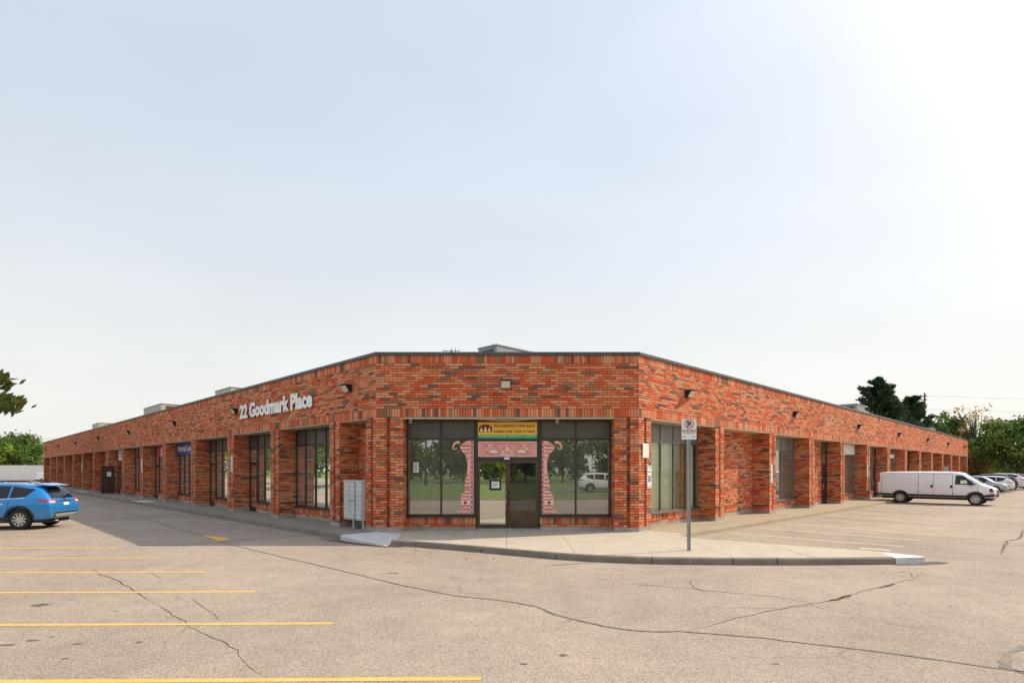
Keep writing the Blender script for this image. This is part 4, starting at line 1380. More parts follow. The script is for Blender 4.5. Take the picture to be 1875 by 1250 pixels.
t = thing('cluster_mailbox', 'narrower grey mailbox unit beside the corner pier, half hidden', 'mailbox', FL(0.88, 0.1, KERB), 0, 'cluster mailboxes')
mail_unit(t, 0.66, 1.09, 1)

# --- no parking sign on the island
sx, sy = gpt(1261, 1007, KERB)[:2]
t = thing('no_parking_sign', 'white no parking fire route sign on grey steel post on the pavement', 'sign', (sx, sy, KERB))
pm = MB()
pm.box(-0.042, 0.042, 0.0, 0.012, 0, 2.9).box(-0.042, -0.030, -0.028, 0.0, 0, 2.9).box(0.030, 0.042, -0.028, 0.0, 0, 2.9)
po = local_child('post', pm.mesh('post', M['galv']), t)
for k in range(40):
    if k < 7 or k > 30:
        local_child('bolt_hole', MB().box(-0.007, 0.007, -0.003, -0.0005, 0.08 + k * 0.07, 0.095 + k * 0.07).mesh('bolt_hole', M['print_black']), t)
sw, sz0, sz1 = 0.185, 2.755, 3.265
def rrect(w, h, r, n=5):
    pts = []
    for cx_, cy_, a0 in ((w - r, h - r, 0), (-w + r, h - r, 90), (-w + r, -h + r, 180), (w - r, -h + r, 270)):
        for k in range(n + 1):
            a = math.radians(a0 + 90 * k / n)
            pts.append((cx_ + r * math.cos(a), cy_ + r * math.sin(a)))
    return pts
def sign_poly(name, pts, y, mat, th=0.002):
    m = MB()
    n = len(pts)
    vs_ = [(x, y - th, z) for x, z in pts] + [(x, y, z) for x, z in pts]
    m.add(vs_, [tuple(range(n)), tuple(range(2 * n - 1, n - 1, -1))] + [(i, (i + 1) % n, n + (i + 1) % n, n + i) for i in range(n)])
    return local_child(name, m.mesh(name, mat), t)
zc = (sz0 + sz1) / 2
hh = (sz1 - sz0) / 2
sign_poly('sign_plate', [(x, zc + z) for x, z in rrect(sw, hh, 0.025)], -0.029, M['white'], 0.004)
cz = zc + hh * 0.50
def ring(r0, r1, n=28):
    m = MB()
    for k in range(n):
        a, b = 2 * math.pi * k / n, 2 * math.pi * (k + 1) / n
        m.quad(*[(r * math.cos(x), -0.035, cz + r * math.sin(x)) for r, x in ((r0, a), (r1, a), (r1, b), (r0, b))])
    return m
def stext(body, x0, x1, z0, z1, mat, bold=0.03, y=-0.0345):
    V, Fc = text_raw(body, bold)
    mn, mx_ = V.min(0), V.max(0)
    local_child('lettering', MB().add([(x0 + (p[0] - mn[0]) / (mx_[0] - mn[0]) * (x1 - x0), y, z0 + (p[1] - mn[1]) / (mx_[1] - mn[1]) * (z1 - z0)) for p in V], Fc).mesh('lettering', mat), t)
stext('P', -0.048, 0.058, cz - 0.075, cz + 0.068, M['print_black'], 0.05)
local_child('prohibition_ring', ring(0.098, 0.118).mesh('prohibition_ring', M['print_red']), t)
sl = 0.105 * S2
sign_poly('prohibition_bar', [(-sl - 0.008, cz + sl - 0.008), (-sl + 0.008, cz + sl + 0.008), (sl + 0.008, cz - sl + 0.008), (sl - 0.008, cz - sl - 0.008)], -0.0348, M['print_red'])
sign_poly('route_strip', [(-0.165, zc - 0.065), (0.165, zc - 0.065), (0.165, zc - 0.012), (-0.165, zc - 0.012)], -0.0335, M['print_red'], 0.001)
stext('FIRE ROUTE', -0.15, 0.15, zc - 0.058, zc - 0.019, M['white'], 0.02, -0.0355)
stext('TOW AWAY ZONE', -0.14, 0.14, zc - 0.108, zc - 0.082, M['print_black'], 0.02)
for s_ in (1, -1):
    sign_poly('arrow', [(s_ * 0.085, zc - 0.19), (s_ * 0.085, zc - 0.18), (s_ * 0.115, zc - 0.18), (s_ * 0.115, zc - 0.17), (s_ * 0.145, zc - 0.185), (s_ * 0.115, zc - 0.20), (s_ * 0.115, zc - 0.19)], -0.0335, M['print_black'], 0.001)

# --- rooftop equipment
def roof_box(name, label, loc, rz, sx_, sy_, h, mat, ribs=0, hood=False, legs=True):
    t = thing(name, label, 'roof unit', (loc[0], loc[1], 5.45), rz)
    z0 = loc[2] - h - 5.45
    c = local_child('casing', MB().box(-sx_ / 2, sx_ / 2, -sy_ / 2, sy_ / 2, z0, z0 + h - 0.05).mesh('casing', mat), t)
    local_child('casing_top', MB().box(-sx_ / 2 - 0.04, sx_ / 2 + 0.04, -sy_ / 2 - 0.04, sy_ / 2 + 0.04, z0 + h - 0.05, z0 + h).mesh('casing_top', mat), t)
    if z0 > 0.01:
        local_child('support', MB().box(-sx_ / 2 + 0.1, sx_ / 2 - 0.1, -sy_ / 2 + 0.1, sy_ / 2 - 0.1, 0, z0).mesh('support', M['hvac_dark']), t)
    for k in range(ribs):
        x = -sx_ / 2 + sx_ * (k + 0.5) / ribs
        local_child('louvre', MB().box(x - 0.03, x + 0.03, -sy_ / 2 - 0.03, -sy_ / 2, z0 + 0.15, z0 + h - 0.15).mesh('louvre', M['hvac_dark']), t)
    y_ = -sy_ / 2 * 0.2
    local_child('service_panel', MB().box(-sx_ / 2 - 0.02, -sx_ / 2, -sy_ * 0.35, sy_ * 0.3, z0 + 0.2, z0 + h - 0.2).mesh('service_panel', M['hvac_dark']), t)
    if hood:
        m = MB()
        vs_ = [(-sx_ / 2, y, z) for y in (-sy_ * 0.4, sy_ * 0.4) for z in (z0 + h * 0.75, z0 + h * 0.3)]
        vs_ += [(-sx_ / 2 - 0.75, y, z0 + h * 0.75) for y in (-sy_ * 0.4, sy_ * 0.4)]
        m.add(vs_, [(0, 1, 4), (2, 5, 3), (0, 4, 5, 2), (1, 3, 5, 4)])
        local_child('intake_hood', m.mesh('intake_hood', M['hvac_grey']), t)
    return t
pos = lambda px, Y: (px - CX) / F_PX * Y
zat = lambda py, Y: CAM_H + (HY - py) * Y / F_PX
# grey-blue unit over the entrance: tall corner towards the street
t = roof_box('rooftop_unit', 'grey rooftop equipment screen above the entrance parapet', (-0.17, 29.56, zat(629.5, 28.0)), q4, 3.0, 1.35, 1.5, M['hvac_grey'])
t = roof_box('rooftop_unit', 'ribbed pale rooftop unit left of the large white letters', (*FL(24.6, 4.2, 0)[:2], zat(708.5, 37.5)), -q4 + math.pi, 3.0, 1.6, 1.1, M['hvac'], 9)
t = roof_box('rooftop_unit', 'cream rooftop unit with intake hood over the left wing', (*FL(42.3, 4.2, 0)[:2], zat(740, 49.5)), 3 * q4, 6.0, 1.8, 1.5, M['hvac'], 0, False)
m = MB().add([(3.0, y, z) for y in (-0.7, 0.7) for z in (2.4, 1.5)] + [(4.1, y, 2.45) for y in (-0.7, 0.7)], [(0, 1, 4), (2, 5, 3), (0, 4, 5, 2), (1, 3, 5, 4)])
local_child('intake_hood', m.mesh('intake_hood', M['hvac_grey']), t)
t = roof_box('rooftop_unit', 'farther pale rooftop unit over the left wing', (*FL(68.6, 4.2, 0)[:2], zat(776.5, 70.5)), -q4, 4.2, 1.8, 1.5, M['hvac'], 0)
t = roof_box('rooftop_unit', 'grey rooftop unit over the right wing before the conifers', (*FR(39.5, 4.0, 0)[:2], zat(741, 49.0)), q4, 2.4, 1.6, 1.2, M['hvac_grey'])
t = roof_box('rooftop_unit', 'far grey rooftop unit near the end of the right wing', (*FR(66, 3.0, 0)[:2], zat(783, 67.0)), q4, 3.0, 1.6, 1.2, M['hvac_grey'])
t = thing('vent_pipe', 'thin black vent pipe on the far left roof', 'pipe', FL(64, 2.0, 5.45))
MB().tube([FL(64, 2.0, 5.45), FL(64, 2.0, 6.6)], 0.07).build('pipe', M['black'], t)
MB().tube([FL(64, 2.0, 6.6), FL(64, 2.0, 6.7)], 0.10).build('cap', M['black'], t)
ax, ay = pos(826, 24), 24.0
t = thing('roof_antenna', 'low thin antenna on the roof left of the grey screen', 'antenna', (ax, ay, 5.45))
MB().tube([(ax, ay, 5.45), (ax, ay, zat(640, ay) + 0.0)], 0.02, 6).build('mast', M['black'], t)
MB().tube([(pos(811, ay), ay, zat(642.2, ay)), (pos(841, ay), ay, zat(642.4, ay))], 0.012, 6).build('boom', M['black'], t)
for px, y0_, y1_ in ((811, 640, 645), (817, 641, 644), (827.5, 637, 645), (834, 636.5, 646), (841, 640, 645)):
    MB().tube([(pos(px, ay), ay, zat(y1_, ay)), (pos(px, ay), ay, zat(y0_, ay))], 0.012, 6).build('element', M['black'], t)

# --- fallen yellow leaves by the kerb
M['yleaf'] = plain('yellow_leaf', (0.55, 0.42, 0.08), 0.8)
for i, (px, py, side) in enumerate(((762, 1009, 'nearest the white ramp'), (789, 1013, 'second from the white ramp'), (854, 1023, 'third from the white ramp'), (905, 1022.5, 'farthest from the white ramp'))):
    x, y, _ = gpt(px, py)
    t = tag(MB().add([(x - 0.05, y, 0.01), (x - 0.01, y - 0.035, 0.03), (x + 0.05, y - 0.01, 0.05), (x + 0.015, y + 0.035, 0.02), (x, y, 0.06)], [(0, 1, 4), (1, 2, 4), (2, 3, 4), (3, 0, 4)]).build('fallen_leaf', M['yleaf']),
            f'small yellow leaf on the asphalt by the kerb, {side}', 'leaf', 'fallen leaves by the kerb')

# ================================================================== VEHICLES (x forward, y left, z up)
M['car_glass'] = flat_mat('car_glass', (0.010, 0.012, 0.014), 0.04, 0.5)
M['tyre'] = plain('tyre_rubber', (0.018, 0.018, 0.018), 0.85, var=0.2)
M['rim'] = plain('alloy_rim', (0.55, 0.55, 0.54), 0.3, 0.8, var=0.1)
M['hubcap'] = plain('steel_wheel', (0.50, 0.49, 0.47), 0.4, 0.6, var=0.15)
M['trim'] = plain('black_trim', (0.022, 0.022, 0.023), 0.6, var=0.15)
M['chrome'] = plain('chrome', (0.72, 0.72, 0.72), 0.15, 1.0, var=0.05)
M['tail'] = flat_mat('tail_lamp_red', (0.45, 0.012, 0.015), 0.12, 0.7)
M['tail_clear'] = flat_mat('tail_lamp_clear', (0.72, 0.50, 0.48), 0.12, 0.7)
M['head'] = flat_mat('head_lamp', (0.62, 0.64, 0.66), 0.08, 0.9)
M['amber'] = flat_mat('amber_lamp', (0.80, 0.20, 0.02), 0.15, 0.7)
M['seam'] = flat_mat('panel_gap', (0.03, 0.03, 0.03), 0.8)
M['number_plate'] = flat_mat('number_plate', (0.75, 0.76, 0.78), 0.4)
M['skid'] = plain('silver_skid', (0.50, 0.49, 0.46), 0.4, 0.5)

SUV = [(-2.36, .56, .74, .82, .80, .80, .70), (-2.335, .42, .88, 1.00, .85, .85, .77), (-2.25, .37, 1.00, 1.12, .885, .88, .78), (-2.02, .31, 1.07, 1.42, .905, .90, .69), (-1.78, .28, 1.09, 1.60, .915, .91, .65),
       (-1.2, .25, 1.07, 1.665, .92, .915, .62), (-.4, .25, 1.04, 1.685, .92, .91, .62), (.3, .25, 1.02, 1.66, .92, .905, .61), (.75, .25, 1.01, 1.50, .92, .90, .60),
       (1.2, .25, 1.0, 1.20, .915, .89, .66), (1.42, .26, .99, 1.07, .91, .88, .72), (1.9, .28, .92, .99, .89, .85, .70), (2.18, .32, .80, .88, .83, .79, .64), (2.28, .44, .64, .70, .74, .72, .52)]
VAN = [(-3.12, .62, 1.0, 1.76, .90, .92, .74), (-3.10, .50, 1.2, 1.97, .975, .97, .80), (-3.0, .46, 1.26, 2.07, 1.0, .99, .84), (-2.5, .42, 1.28, 2.115, 1.005, .995, .87), (-1.0, .42, 1.28, 2.12, 1.005, .995, .875), (0.3, .42, 1.28, 2.12, 1.005, .995, .87),
       (1.2, .42, 1.28, 2.10, 1.0, .99, .85), (1.50, .42, 1.27, 2.03, 1.0, .98, .82), (1.95, .42, 1.25, 1.74, .99, .97, .80), (2.38, .44, 1.22, 1.40, .98, .955, .82), (2.56, .45, 1.15, 1.26, .975, .95, .84),
       (2.92, .46, 1.05, 1.16, .965, .93, .82), (3.06, .48, .92, 1.02, .94, .91, .78), (3.11, .56, .75, .84, .90, .88, .70)]
_shell = {}
def shell(kind):
    """smooth closed body with wheel wells cut out, as a mesh and a search tree"""
    if kind in _shell:
        return _shell[kind]
    st, axles, wr = {'suv': (SUV, (-1.33, 1.33), 0.43), 'van': (VAN, (-1.80, 2.14), 0.45)}[kind]
    ring = []
    for (x, zb, zs, zt, wl, wb, wt) in st:
        h = [(0, zb), (wl * .86, zb), (wl * .985, zb + .07), (wl, (zb + zs) / 2), (wb, zs), (wt + (wb - wt) * .35, zs + (zt - zs) * .55), (wt, zt - .085 * min(1, (zt - zs) / .3)), (wt * .80, zt - .018), (0, zt)]
        ring.append([(x, y, z) for y, z in h] + [(x, -y, z) for y, z in h[-2:0:-1]])
    n = len(ring[0])
    vs_ = [p for r in ring for p in r]
    fs = [(i * n + k, i * n + (k + 1) % n, (i + 1) * n + (k + 1) % n, (i + 1) * n + k) for i in range(len(ring) - 1) for k in range(n)]
    fs += [tuple(range(n - 1, -1, -1)), tuple((len(ring) - 1) * n + k for k in range(n))]
    me = bpy.data.meshes.new('shell')
    me.from_pydata(vs_, [], fs)
    bm = bmesh.new()
    bm.from_mesh(me)
    bmesh.ops.recalc_face_normals(bm, faces=bm.faces)
    bm.to_mesh(me)
    bm.free()
    o = bpy.data.objects.new('shell', me)
    COL.objects.link(o)
    ss = o.modifiers.new('s', 'SUBSURF')
    ss.levels = ss.render_levels = 2
    cut = MB()
    for ax_ in axles:
        for s_ in (1, -1):
            seg = 28
            a = [(ax_ + wr * math.cos(2 * math.pi * k / seg), wr * math.sin(2 * math.pi * k / seg) + 0.37) for k in range(seg)]
            y0_, y1_ = sorted((s_ * 0.58, s_ * 1.4))
            vv = [(x, y0_, z) for x, z in a] + [(x, y1_, z) for x, z in a]
            cut.add(vv, [tuple(range(seg - 1, -1, -1)), tuple(range(seg, 2 * seg))] + [(k, (k + 1) % seg, seg + (k + 1) % seg, seg + k) for k in range(seg)])
    cm = cut.mesh('cut', None)
    bm = bmesh.new(); bm.from_mesh(cm); bmesh.ops.recalc_face_normals(bm, faces=bm.faces); bm.to_mesh(cm); bm.free()
    co = bpy.data.objects.new('cut', cm)
    COL.objects.link(co)
    bpy.context.view_layer.update()
    dg = bpy.context.evaluated_depsgraph_get()
    pre = bpy.data.meshes.new_from_object(o.evaluated_get(dg))
    bvh = BVHTree.FromPolygons([v.co[:] for v in pre.vertices], [tuple(p.vertices) for p in pre.polygons])
    bo = o.modifiers.new('b', 'BOOLEAN')
    bo.operation = 'DIFFERENCE'
    bo.solver = 'EXACT'
    bo.object = co
    bpy.context.view_layer.update()
    dg = bpy.context.evaluated_depsgraph_get()
    res = bpy.data.meshes.new_from_object(o.evaluated_get(dg))
    bpy.data.objects.remove(o)
    bpy.data.objects.remove(co)
    bm = bmesh.new(); bm.from_mesh(res)
    for f in bm.faces:
        f.smooth = True
    for e in bm.edges:
        if len(e.link_faces) == 2 and e.calc_face_angle(0) > 0.7:
            e.smooth = False
    bm.to_mesh(res); bm.free()
    _shell[kind] = (res, bvh, axles)
    return _shell[kind]

def cast(bvh, o, d, off):
    hit = bvh.ray_cast(Vector(o), Vector(d))
    if hit[0] is None:
        return None
    return hit[0] - Vector(d) * off
def patch(bvh, view, c, off=0.006, n=6, m=4):
    """four corners in a side, rear, front or top view, laid onto the body"""
    mb = MB()
    grid = []
    for j in range(m + 1):
        row = []
        for i in range(n + 1):
            s_, t_ = i / n, j / m
            a = (c[0][0] * (1 - s_) + c[1][0] * s_, c[0][1] * (1 - s_) + c[1][1] * s_)
            b = (c[3][0] * (1 - s_) + c[2][0] * s_, c[3][1] * (1 - s_) + c[2][1] * s_)
            p, q = a[0] * (1 - t_) + b[0] * t_, a[1] * (1 - t_) + b[1] * t_
            if view == 'L': h = cast(bvh, (p, 3, q), (0, -1, 0), off)
            elif view == 'R': h = cast(bvh, (p, -3, q), (0, 1, 0), off)
            elif view == 'B': h = cast(bvh, (-6, p, q), (1, 0, 0), off)
            elif view == 'F': h = cast(bvh, (6, p, q), (-1, 0, 0), off)
            elif view == 'T': h = cast(bvh, (p, q, 5), (0, 0, -1), off)
            row.append(h)
        grid.append(row)
    for j in range(m):
        for i in range(n):
            q = [grid[j][i], grid[j][i + 1], grid[j + 1][i + 1], grid[j + 1][i]]
            if all(x is not None for x in q):
                mb.quad(*q)
    return mb
def arch(bvh, view, cx_, cz_, r0, r1, off=0.012, a0=-0.15, a1=math.pi + 0.15, n=20):
    mb = MB()
    s_ = 3 if view == 'L' else -3
    d = (0, -1, 0) if view == 'L' else (0, 1, 0)
    pr = []
    for k in range(n + 1):
        a = a0 + (a1 - a0) * k / n
        pr.append([cast(bvh, (cx_ + r * math.cos(a), s_, max(0.27, cz_ + r * math.sin(a))), d, off) for r in (r0, r1)])
    for a, b in zip(pr[:-1], pr[1:]):
        if all(x is not None for x in (*a, *b)):
            mb.quad(a[0], a[1], b[1], b[0])
    return mb
_wheels = {}
def wheel(t, x, y, r, side, style):
    key = (round(r, 3), style)
    if key not in _wheels:
        w = 0.115
        tyre = MB().lathe([(r * .66, -w), (r * .80, -w * 1.05), (r * .95, -w * .98), (r, -w * .72), (r, w * .72), (r * .95, w * .98), (r * .80, w * 1.05), (r * .66, w)], 32).mesh('tyre', M['tyre'], True)
        rim = MB()
        rr = r * .67
        rim.lathe([(rr, -w * .9), (rr * .93, -w * .88), (rr * .90, -w * .55), (rr * .90, w)], 32)
        ns = 10 if style == 'alloy' else 8
        for k in range(ns):
            a = 2 * math.pi * k / ns
            wd = 0.13 if style == 'alloy' else 0.24
            p = [Vector((math.cos(a + da) * q, yy, math.sin(a + da) * q)) for q, da, yy in ((rr * .18, -.6, -w * .62), (rr * .92, -wd, -w * .72), (rr * .92, wd, -w * .72), (rr * .18, .6, -w * .62))]
            q = [v + Vector((0, .025, 0)) for v in p]
            rim.add(p + q, [(0, 1, 2, 3), (0, 4, 5, 1), (1, 5, 6, 2), (2, 6, 7, 3), (3, 7, 4, 0)])
        rim.lathe([(0, -w * .80), (rr * .20, -w * .78), (rr * .24, -w * .55)], 16)
        hub = MB().lathe([(rr * .91, -w * .2), (0.0, -w * .2)], 24)
        _wheels[key] = (tyre, rim.mesh('rim', M['rim'] if style == 'alloy' else M['hubcap'], False), hub.mesh('brake_disc', M['trim']))
    ty, ri, hu = _wheels[key]
    wo = bpy.data.objects.new('wheel', ty)
    COL.objects.link(wo)
    wo.parent = t
    wo.location = (x, y, r)
    wo.rotation_euler = (0, random.uniform(0, 1), math.pi if side > 0 else 0)
    local_child('rim', ri, wo)
    local_child('brake_disc', hu, wo)
def part(t, name, mb, mat, smooth=True):
    if mb.f:
        return local_child(name, mb.mesh(name, mat, smooth), t)

def body_of(t, kind, paint):
    res, bvh, axles = shell(kind)
    me = res.copy()
    me.name = 'body'
    me.materials.clear()
    me.materials.append(paint)
    local_child('body', me, t)
    return bvh, axles

def make_suv(name, label, cat, loc, rz, paint, scale=1.0, group=None, rails=True, cladding=True, fast=False):
    t = thing(name, label, cat, loc, rz, group)
    t.scale = (scale,) * 3
    bvh, axles = body_of(t, 'suv', paint)
    for v in 'LR':
        for c in (((1.02, 1.04), (0.07, 1.06), (0.07, 1.555), (.50, 1.50)), ((0.0, 1.06), (-.93, 1.10), (-.93, 1.555), (0.0, 1.565)), ((-1.00, 1.11), (-1.52, 1.19), (-1.76, 1.44), (-1.00, 1.55))):
            part(t, 'side_window', patch(bvh, v, c, 0.004, 8, 6), M['car_glass'])
        part(t, 'window_trim', patch(bvh, v, ((1.1, 1.02), (-1.5, 1.115), (-1.5, 1.14), (1.1, 1.045)), 0.007, 16, 1), M['chrome'] if rails else M['trim'])
        for x in (1.05, 0.03, -0.97):
            part(t, 'door_gap', patch(bvh, v, ((x, .45), (x - .014, .45), (x - .014, 1.05), (x, 1.05)), 0.003, 1, 10), M['seam'])
        for x in (0.25, -0.72):
            h = patch(bvh, v, ((x + .1, .90), (x - .1, .905), (x - .1, .935), (x + .1, .93)), 0.028, 4, 1)
            part(t, 'door_handle', h, M['chrome'])
        if cladding:
            part(t, 'sill_cladding', patch(bvh, v, ((1.0, .27), (-1.0, .27), (-1.0, .45), (1.0, .42)), 0.010, 12, 3), M['trim'])
        for ax_ in axles:
            part(t, 'arch_cladding', arch(bvh, v, ax_, .37, .428, .50 if cladding else .45), M['trim'] if cladding else paint)
        sg = 1 if v == 'L' else -1
        part(t, 'tail_lamp', patch(bvh, v, ((-1.86, 1.045), (-2.30, .965), (-2.26, 1.065), (-1.95, 1.10)), 0.008, 6, 3), M['tail'])
        part(t, 'tail_lamp', patch(bvh, 'B', ((sg * .86, .93), (sg * .42, .985), (sg * .42, 1.03), (sg * .82, 1.06)), 0.010, 6, 3), M['tail'])
        part(t, 'tail_lamp', patch(bvh, 'B', ((sg * .80, .935), (sg * .58, .955), (sg * .58, 1.02), (sg * .78, 1.03)), 0.014, 4, 2), M['tail_clear'])
        part(t, 'head_lamp', patch(bvh, 'F', ((sg * .45, .74), (sg * .80, .80), (sg * .80, .90), (sg * .45, .82)), 0.008, 5, 3), M['head'])
        part(t, 'head_lamp', patch(bvh, v, ((2.20, .74), (1.80, .86), (1.85, .93), (2.16, .82)), 0.008, 5, 3), M['head'])
        part(t, 'mirror', MB().box(.72, .92, *sorted((sg * .90, sg * 1.07)), 1.03, 1.17), paint if not fast else M['trim'], False)
        if rails:
            r_ = MB().tube([(-1.5, sg * .56, 1.66), (-1.42, sg * .57, 1.725), (.2, sg * .58, 1.73), (.34, sg * .57, 1.665)], 0.018, 6)
            part(t, 'roof_rail', r_, M['trim'])
    part(t, 'rear_window', patch(bvh, 'B', ((-.66, 1.10), (.66, 1.10), (.54, 1.50), (-.54, 1.50)), 0.006, 8, 6), M['car_glass'])
    sp = MB()
    sp.add([(-1.62, -.60, 1.655), (-1.62, .60, 1.655), (-2.16, .52, 1.575), (-2.16, -.52, 1.575), (-1.70, -.60, 1.595), (-1.70, .60, 1.595), (-2.14, .52, 1.55), (-2.14, -.52, 1.55)],
           [(0, 1, 2, 3), (7, 6, 5, 4), (3, 2, 6, 7), (0, 3, 7, 4), (1, 5, 6, 2), (0, 4, 5, 1)])
    part(t, 'spoiler', sp, paint, False)
    part(t, 'windscreen', patch(bvh, 'F', ((-.68, 1.10), (.68, 1.10), (.54, 1.58), (-.54, 1.58)), 0.006, 8, 6), M['car_glass'])
    part(t, 'grille', patch(bvh, 'F', ((-.45, .58), (.45, .58), (.48, .74), (-.48, .74)), 0.008, 6, 3), M['trim'])
    part(t, 'bumper', patch(bvh, 'B', ((-.83, .37), (.83, .37), (.85, .60), (-.85, .60)), 0.012, 8, 3), M['trim'])
    part(t, 'skid_plate', patch(bvh, 'B', ((-.55, .44), (.55, .44), (.68, .545), (-.68, .545)), 0.018, 8, 2), M['skid'])
    part(t, 'number_plate', patch(bvh, 'B', ((-.16, .84), (.16, .84), (.16, .94), (-.16, .94)), 0.014, 2, 2), M['number_plate'], False)
    part(t, 'plate_trim', patch(bvh, 'B', ((-.36, .985), (.36, .985), (.36, 1.01), (-.36, 1.01)), 0.014, 6, 1), M['chrome'])
    part(t, 'badge', patch(bvh, 'B', ((-.06, 1.02), (.06, 1.02), (.06, 1.09), (-.06, 1.09)), 0.014, 2, 2), M['chrome'])
    part(t, 'tailgate_gap', patch(bvh, 'B', ((-.70, .70), (.70, .70), (.70, .712), (-.70, .712)), 0.004, 8, 1), M['seam'])
    part(t, 'wiper', MB().box(-2.20, -2.16, -.05, .42, 1.12, 1.14), M['trim'], False)
    part(t, 'underbody', MB().box(-2.1, 2.0, -.62, .62, .22, .40), M['trim'], False)
    part(t, 'exhaust', MB().tube([(-2.2, .48, .30), (-2.36, .48, .29)], .03, 8), M['chrome'])
    for ax_ in axles:
        for s_ in (1, -1):
            wheel(t, ax_, s_ * .80, .36, s_, 'alloy')
    return t

def make_van(name, label, loc, rz, paint, scale=1.0):
    t = thing(name, label, 'van', loc, rz)
    t.scale = (scale,) * 3
    bvh, axles = body_of(t, 'van', paint)
    for v in 'LR':
        sg = 1 if v == 'L' else -1
        part(t, 'cab_window', patch(bvh, v, ((2.16, 1.29), (1.13, 1.31), (1.16, 1.86), (1.50, 1.85)), 0.005, 8, 6), M['car_glass'])
        part(t, 'window_trim', patch(bvh, v, ((2.2, 1.262), (1.11, 1.285), (1.11, 1.31), (2.2, 1.287)), 0.008, 8, 1), M['trim'])
        for x, za, zb in ((1.02, .62, 1.93), (0.02, .62, 1.95), (-0.78, .62, 1.95), (-2.85, .62, 1.85), (2.26, .62, 1.25)):
            part(t, 'door_gap', patch(bvh, v, ((x, za), (x - .018, za), (x - .018, zb), (x, zb)), 0.003, 1, 12), M['seam'])
        part(t, 'roof_gap', patch(bvh, v, ((1.0, 1.945), (-2.8, 1.945), (-2.8, 1.96), (1.0, 1.96)), 0.003, 12, 1), M['seam'])
        for x in (1.00, -0.02):
            part(t, 'door_handle', patch(bvh, v, ((x + .0, 1.06), (x - .11, 1.06), (x - .11, 1.24), (x + .0, 1.24)), 0.022, 2, 3), M['trim'])
        for x, z in ((-0.80, .72), (-0.80, 1.25), (1.03, .68)):
            part(t, 'hinge', patch(bvh, v, ((x + .03, z), (x - .03, z), (x - .03, z + .07), (x + .03, z + .07)), 0.014, 1, 1), M['trim'])
        part(t, 'sill_trim', patch(bvh, v, ((1.68, .44), (-1.34, .44), (-1.34, .63), (1.68, .60)), 0.010, 14, 3), M['trim'])
        part(t, 'sill_trim', patch(bvh, v, ((-2.26, .50), (-3.06, .55), (-3.06, .66), (-2.26, .63)), 0.010, 5, 2), M['trim'])
        part(t, 'bumper', patch(bvh, v, ((3.06, .48), (2.60, .46), (2.58, .66), (3.06, .74)), 0.014, 5, 3), M['trim'])
        for ax_ in axles:
            part(t, 'arch_trim', arch(bvh, v, ax_, .37, .45, .50), M['trim'])
        part(t, 'tail_lamp', patch(bvh, v, ((-2.98, 1.40), (-3.09, 1.40), (-3.06, 1.92), (-2.98, 1.92)), 0.010, 2, 5), M['tail'])
        part(t, 'tail_lamp', patch(bvh, 'B', ((sg * .80, 1.30), (sg * .90, 1.30), (sg * .82, 1.92), (sg * .76, 1.92)), 0.010, 2, 5), M['tail'])
        part(t, 'head_lamp', patch(bvh, v, ((3.085, .90), (2.80, .88), (2.82, 1.08), (3.0, 1.06)), 0.012, 3, 3), M['trim'])
        part(t, 'head_lamp', patch(bvh, 'F', ((sg * .55, .86), (sg * .88, .86), (sg * .86, 1.02), (sg * .55, 1.02)), 0.012, 3, 3), M['head'])
        part(t, 'turn_lamp', patch(bvh, v, ((3.09, .78), (2.82, .77), (2.80, .88), (3.085, .89)), 0.013, 3, 2), M['amber'])
        part(t, 'mirror', MB().box(1.85, 2.0, *sorted((sg * .97, sg * 1.22)), 1.25, 1.52), M['trim'], False)
    part(t, 'badge', patch(bvh, 'R', ((2.1, .72), (1.78, .72), (1.78, .755), (2.1, .755)), 0.010, 3, 1), M['trim'])
    part(t, 'windscreen', patch(bvh, 'F', ((-.80, 1.36), (.80, 1.36), (.68, 1.95), (-.68, 1.95)), 0.008, 8, 6), M['car_glass'])
    part(t, 'grille', patch(bvh, 'F', ((-.52, .74), (.52, .74), (.52, .98), (-.52, .98)), 0.010, 6, 3), M['trim'])
    part(t, 'bumper', patch(bvh, 'F', ((-.86, .50), (.86, .50), (.86, .72), (-.86, .72)), 0.018, 8, 3), M['trim'])
    part(t, 'rear_window', patch(bvh, 'B', ((-.62, 1.30), (.62, 1.30), (.60, 1.72), (-.60, 1.72)), 0.008, 6, 4), M['car_glass'])
    part(t, 'rear_bumper', MB().box(-3.26, -3.08, -.92, .92, .48, .66), M['trim'], False)
    part(t, 'underbody', MB().box(-2.9, 2.9, -.70, .70, .30, .52), M['trim'], False)
    part(t, 'window_sticker', patch(bvh, 'R', ((1.75, 1.34), (1.40, 1.34), (1.40, 1.55), (1.70, 1.55)), 0.008, 2, 2), M['curtain_green'])
    for ax_ in axles:
        for s_ in (1, -1):
            wheel(t, ax_, s_ * .86, .385, s_, 'steel')
    return t

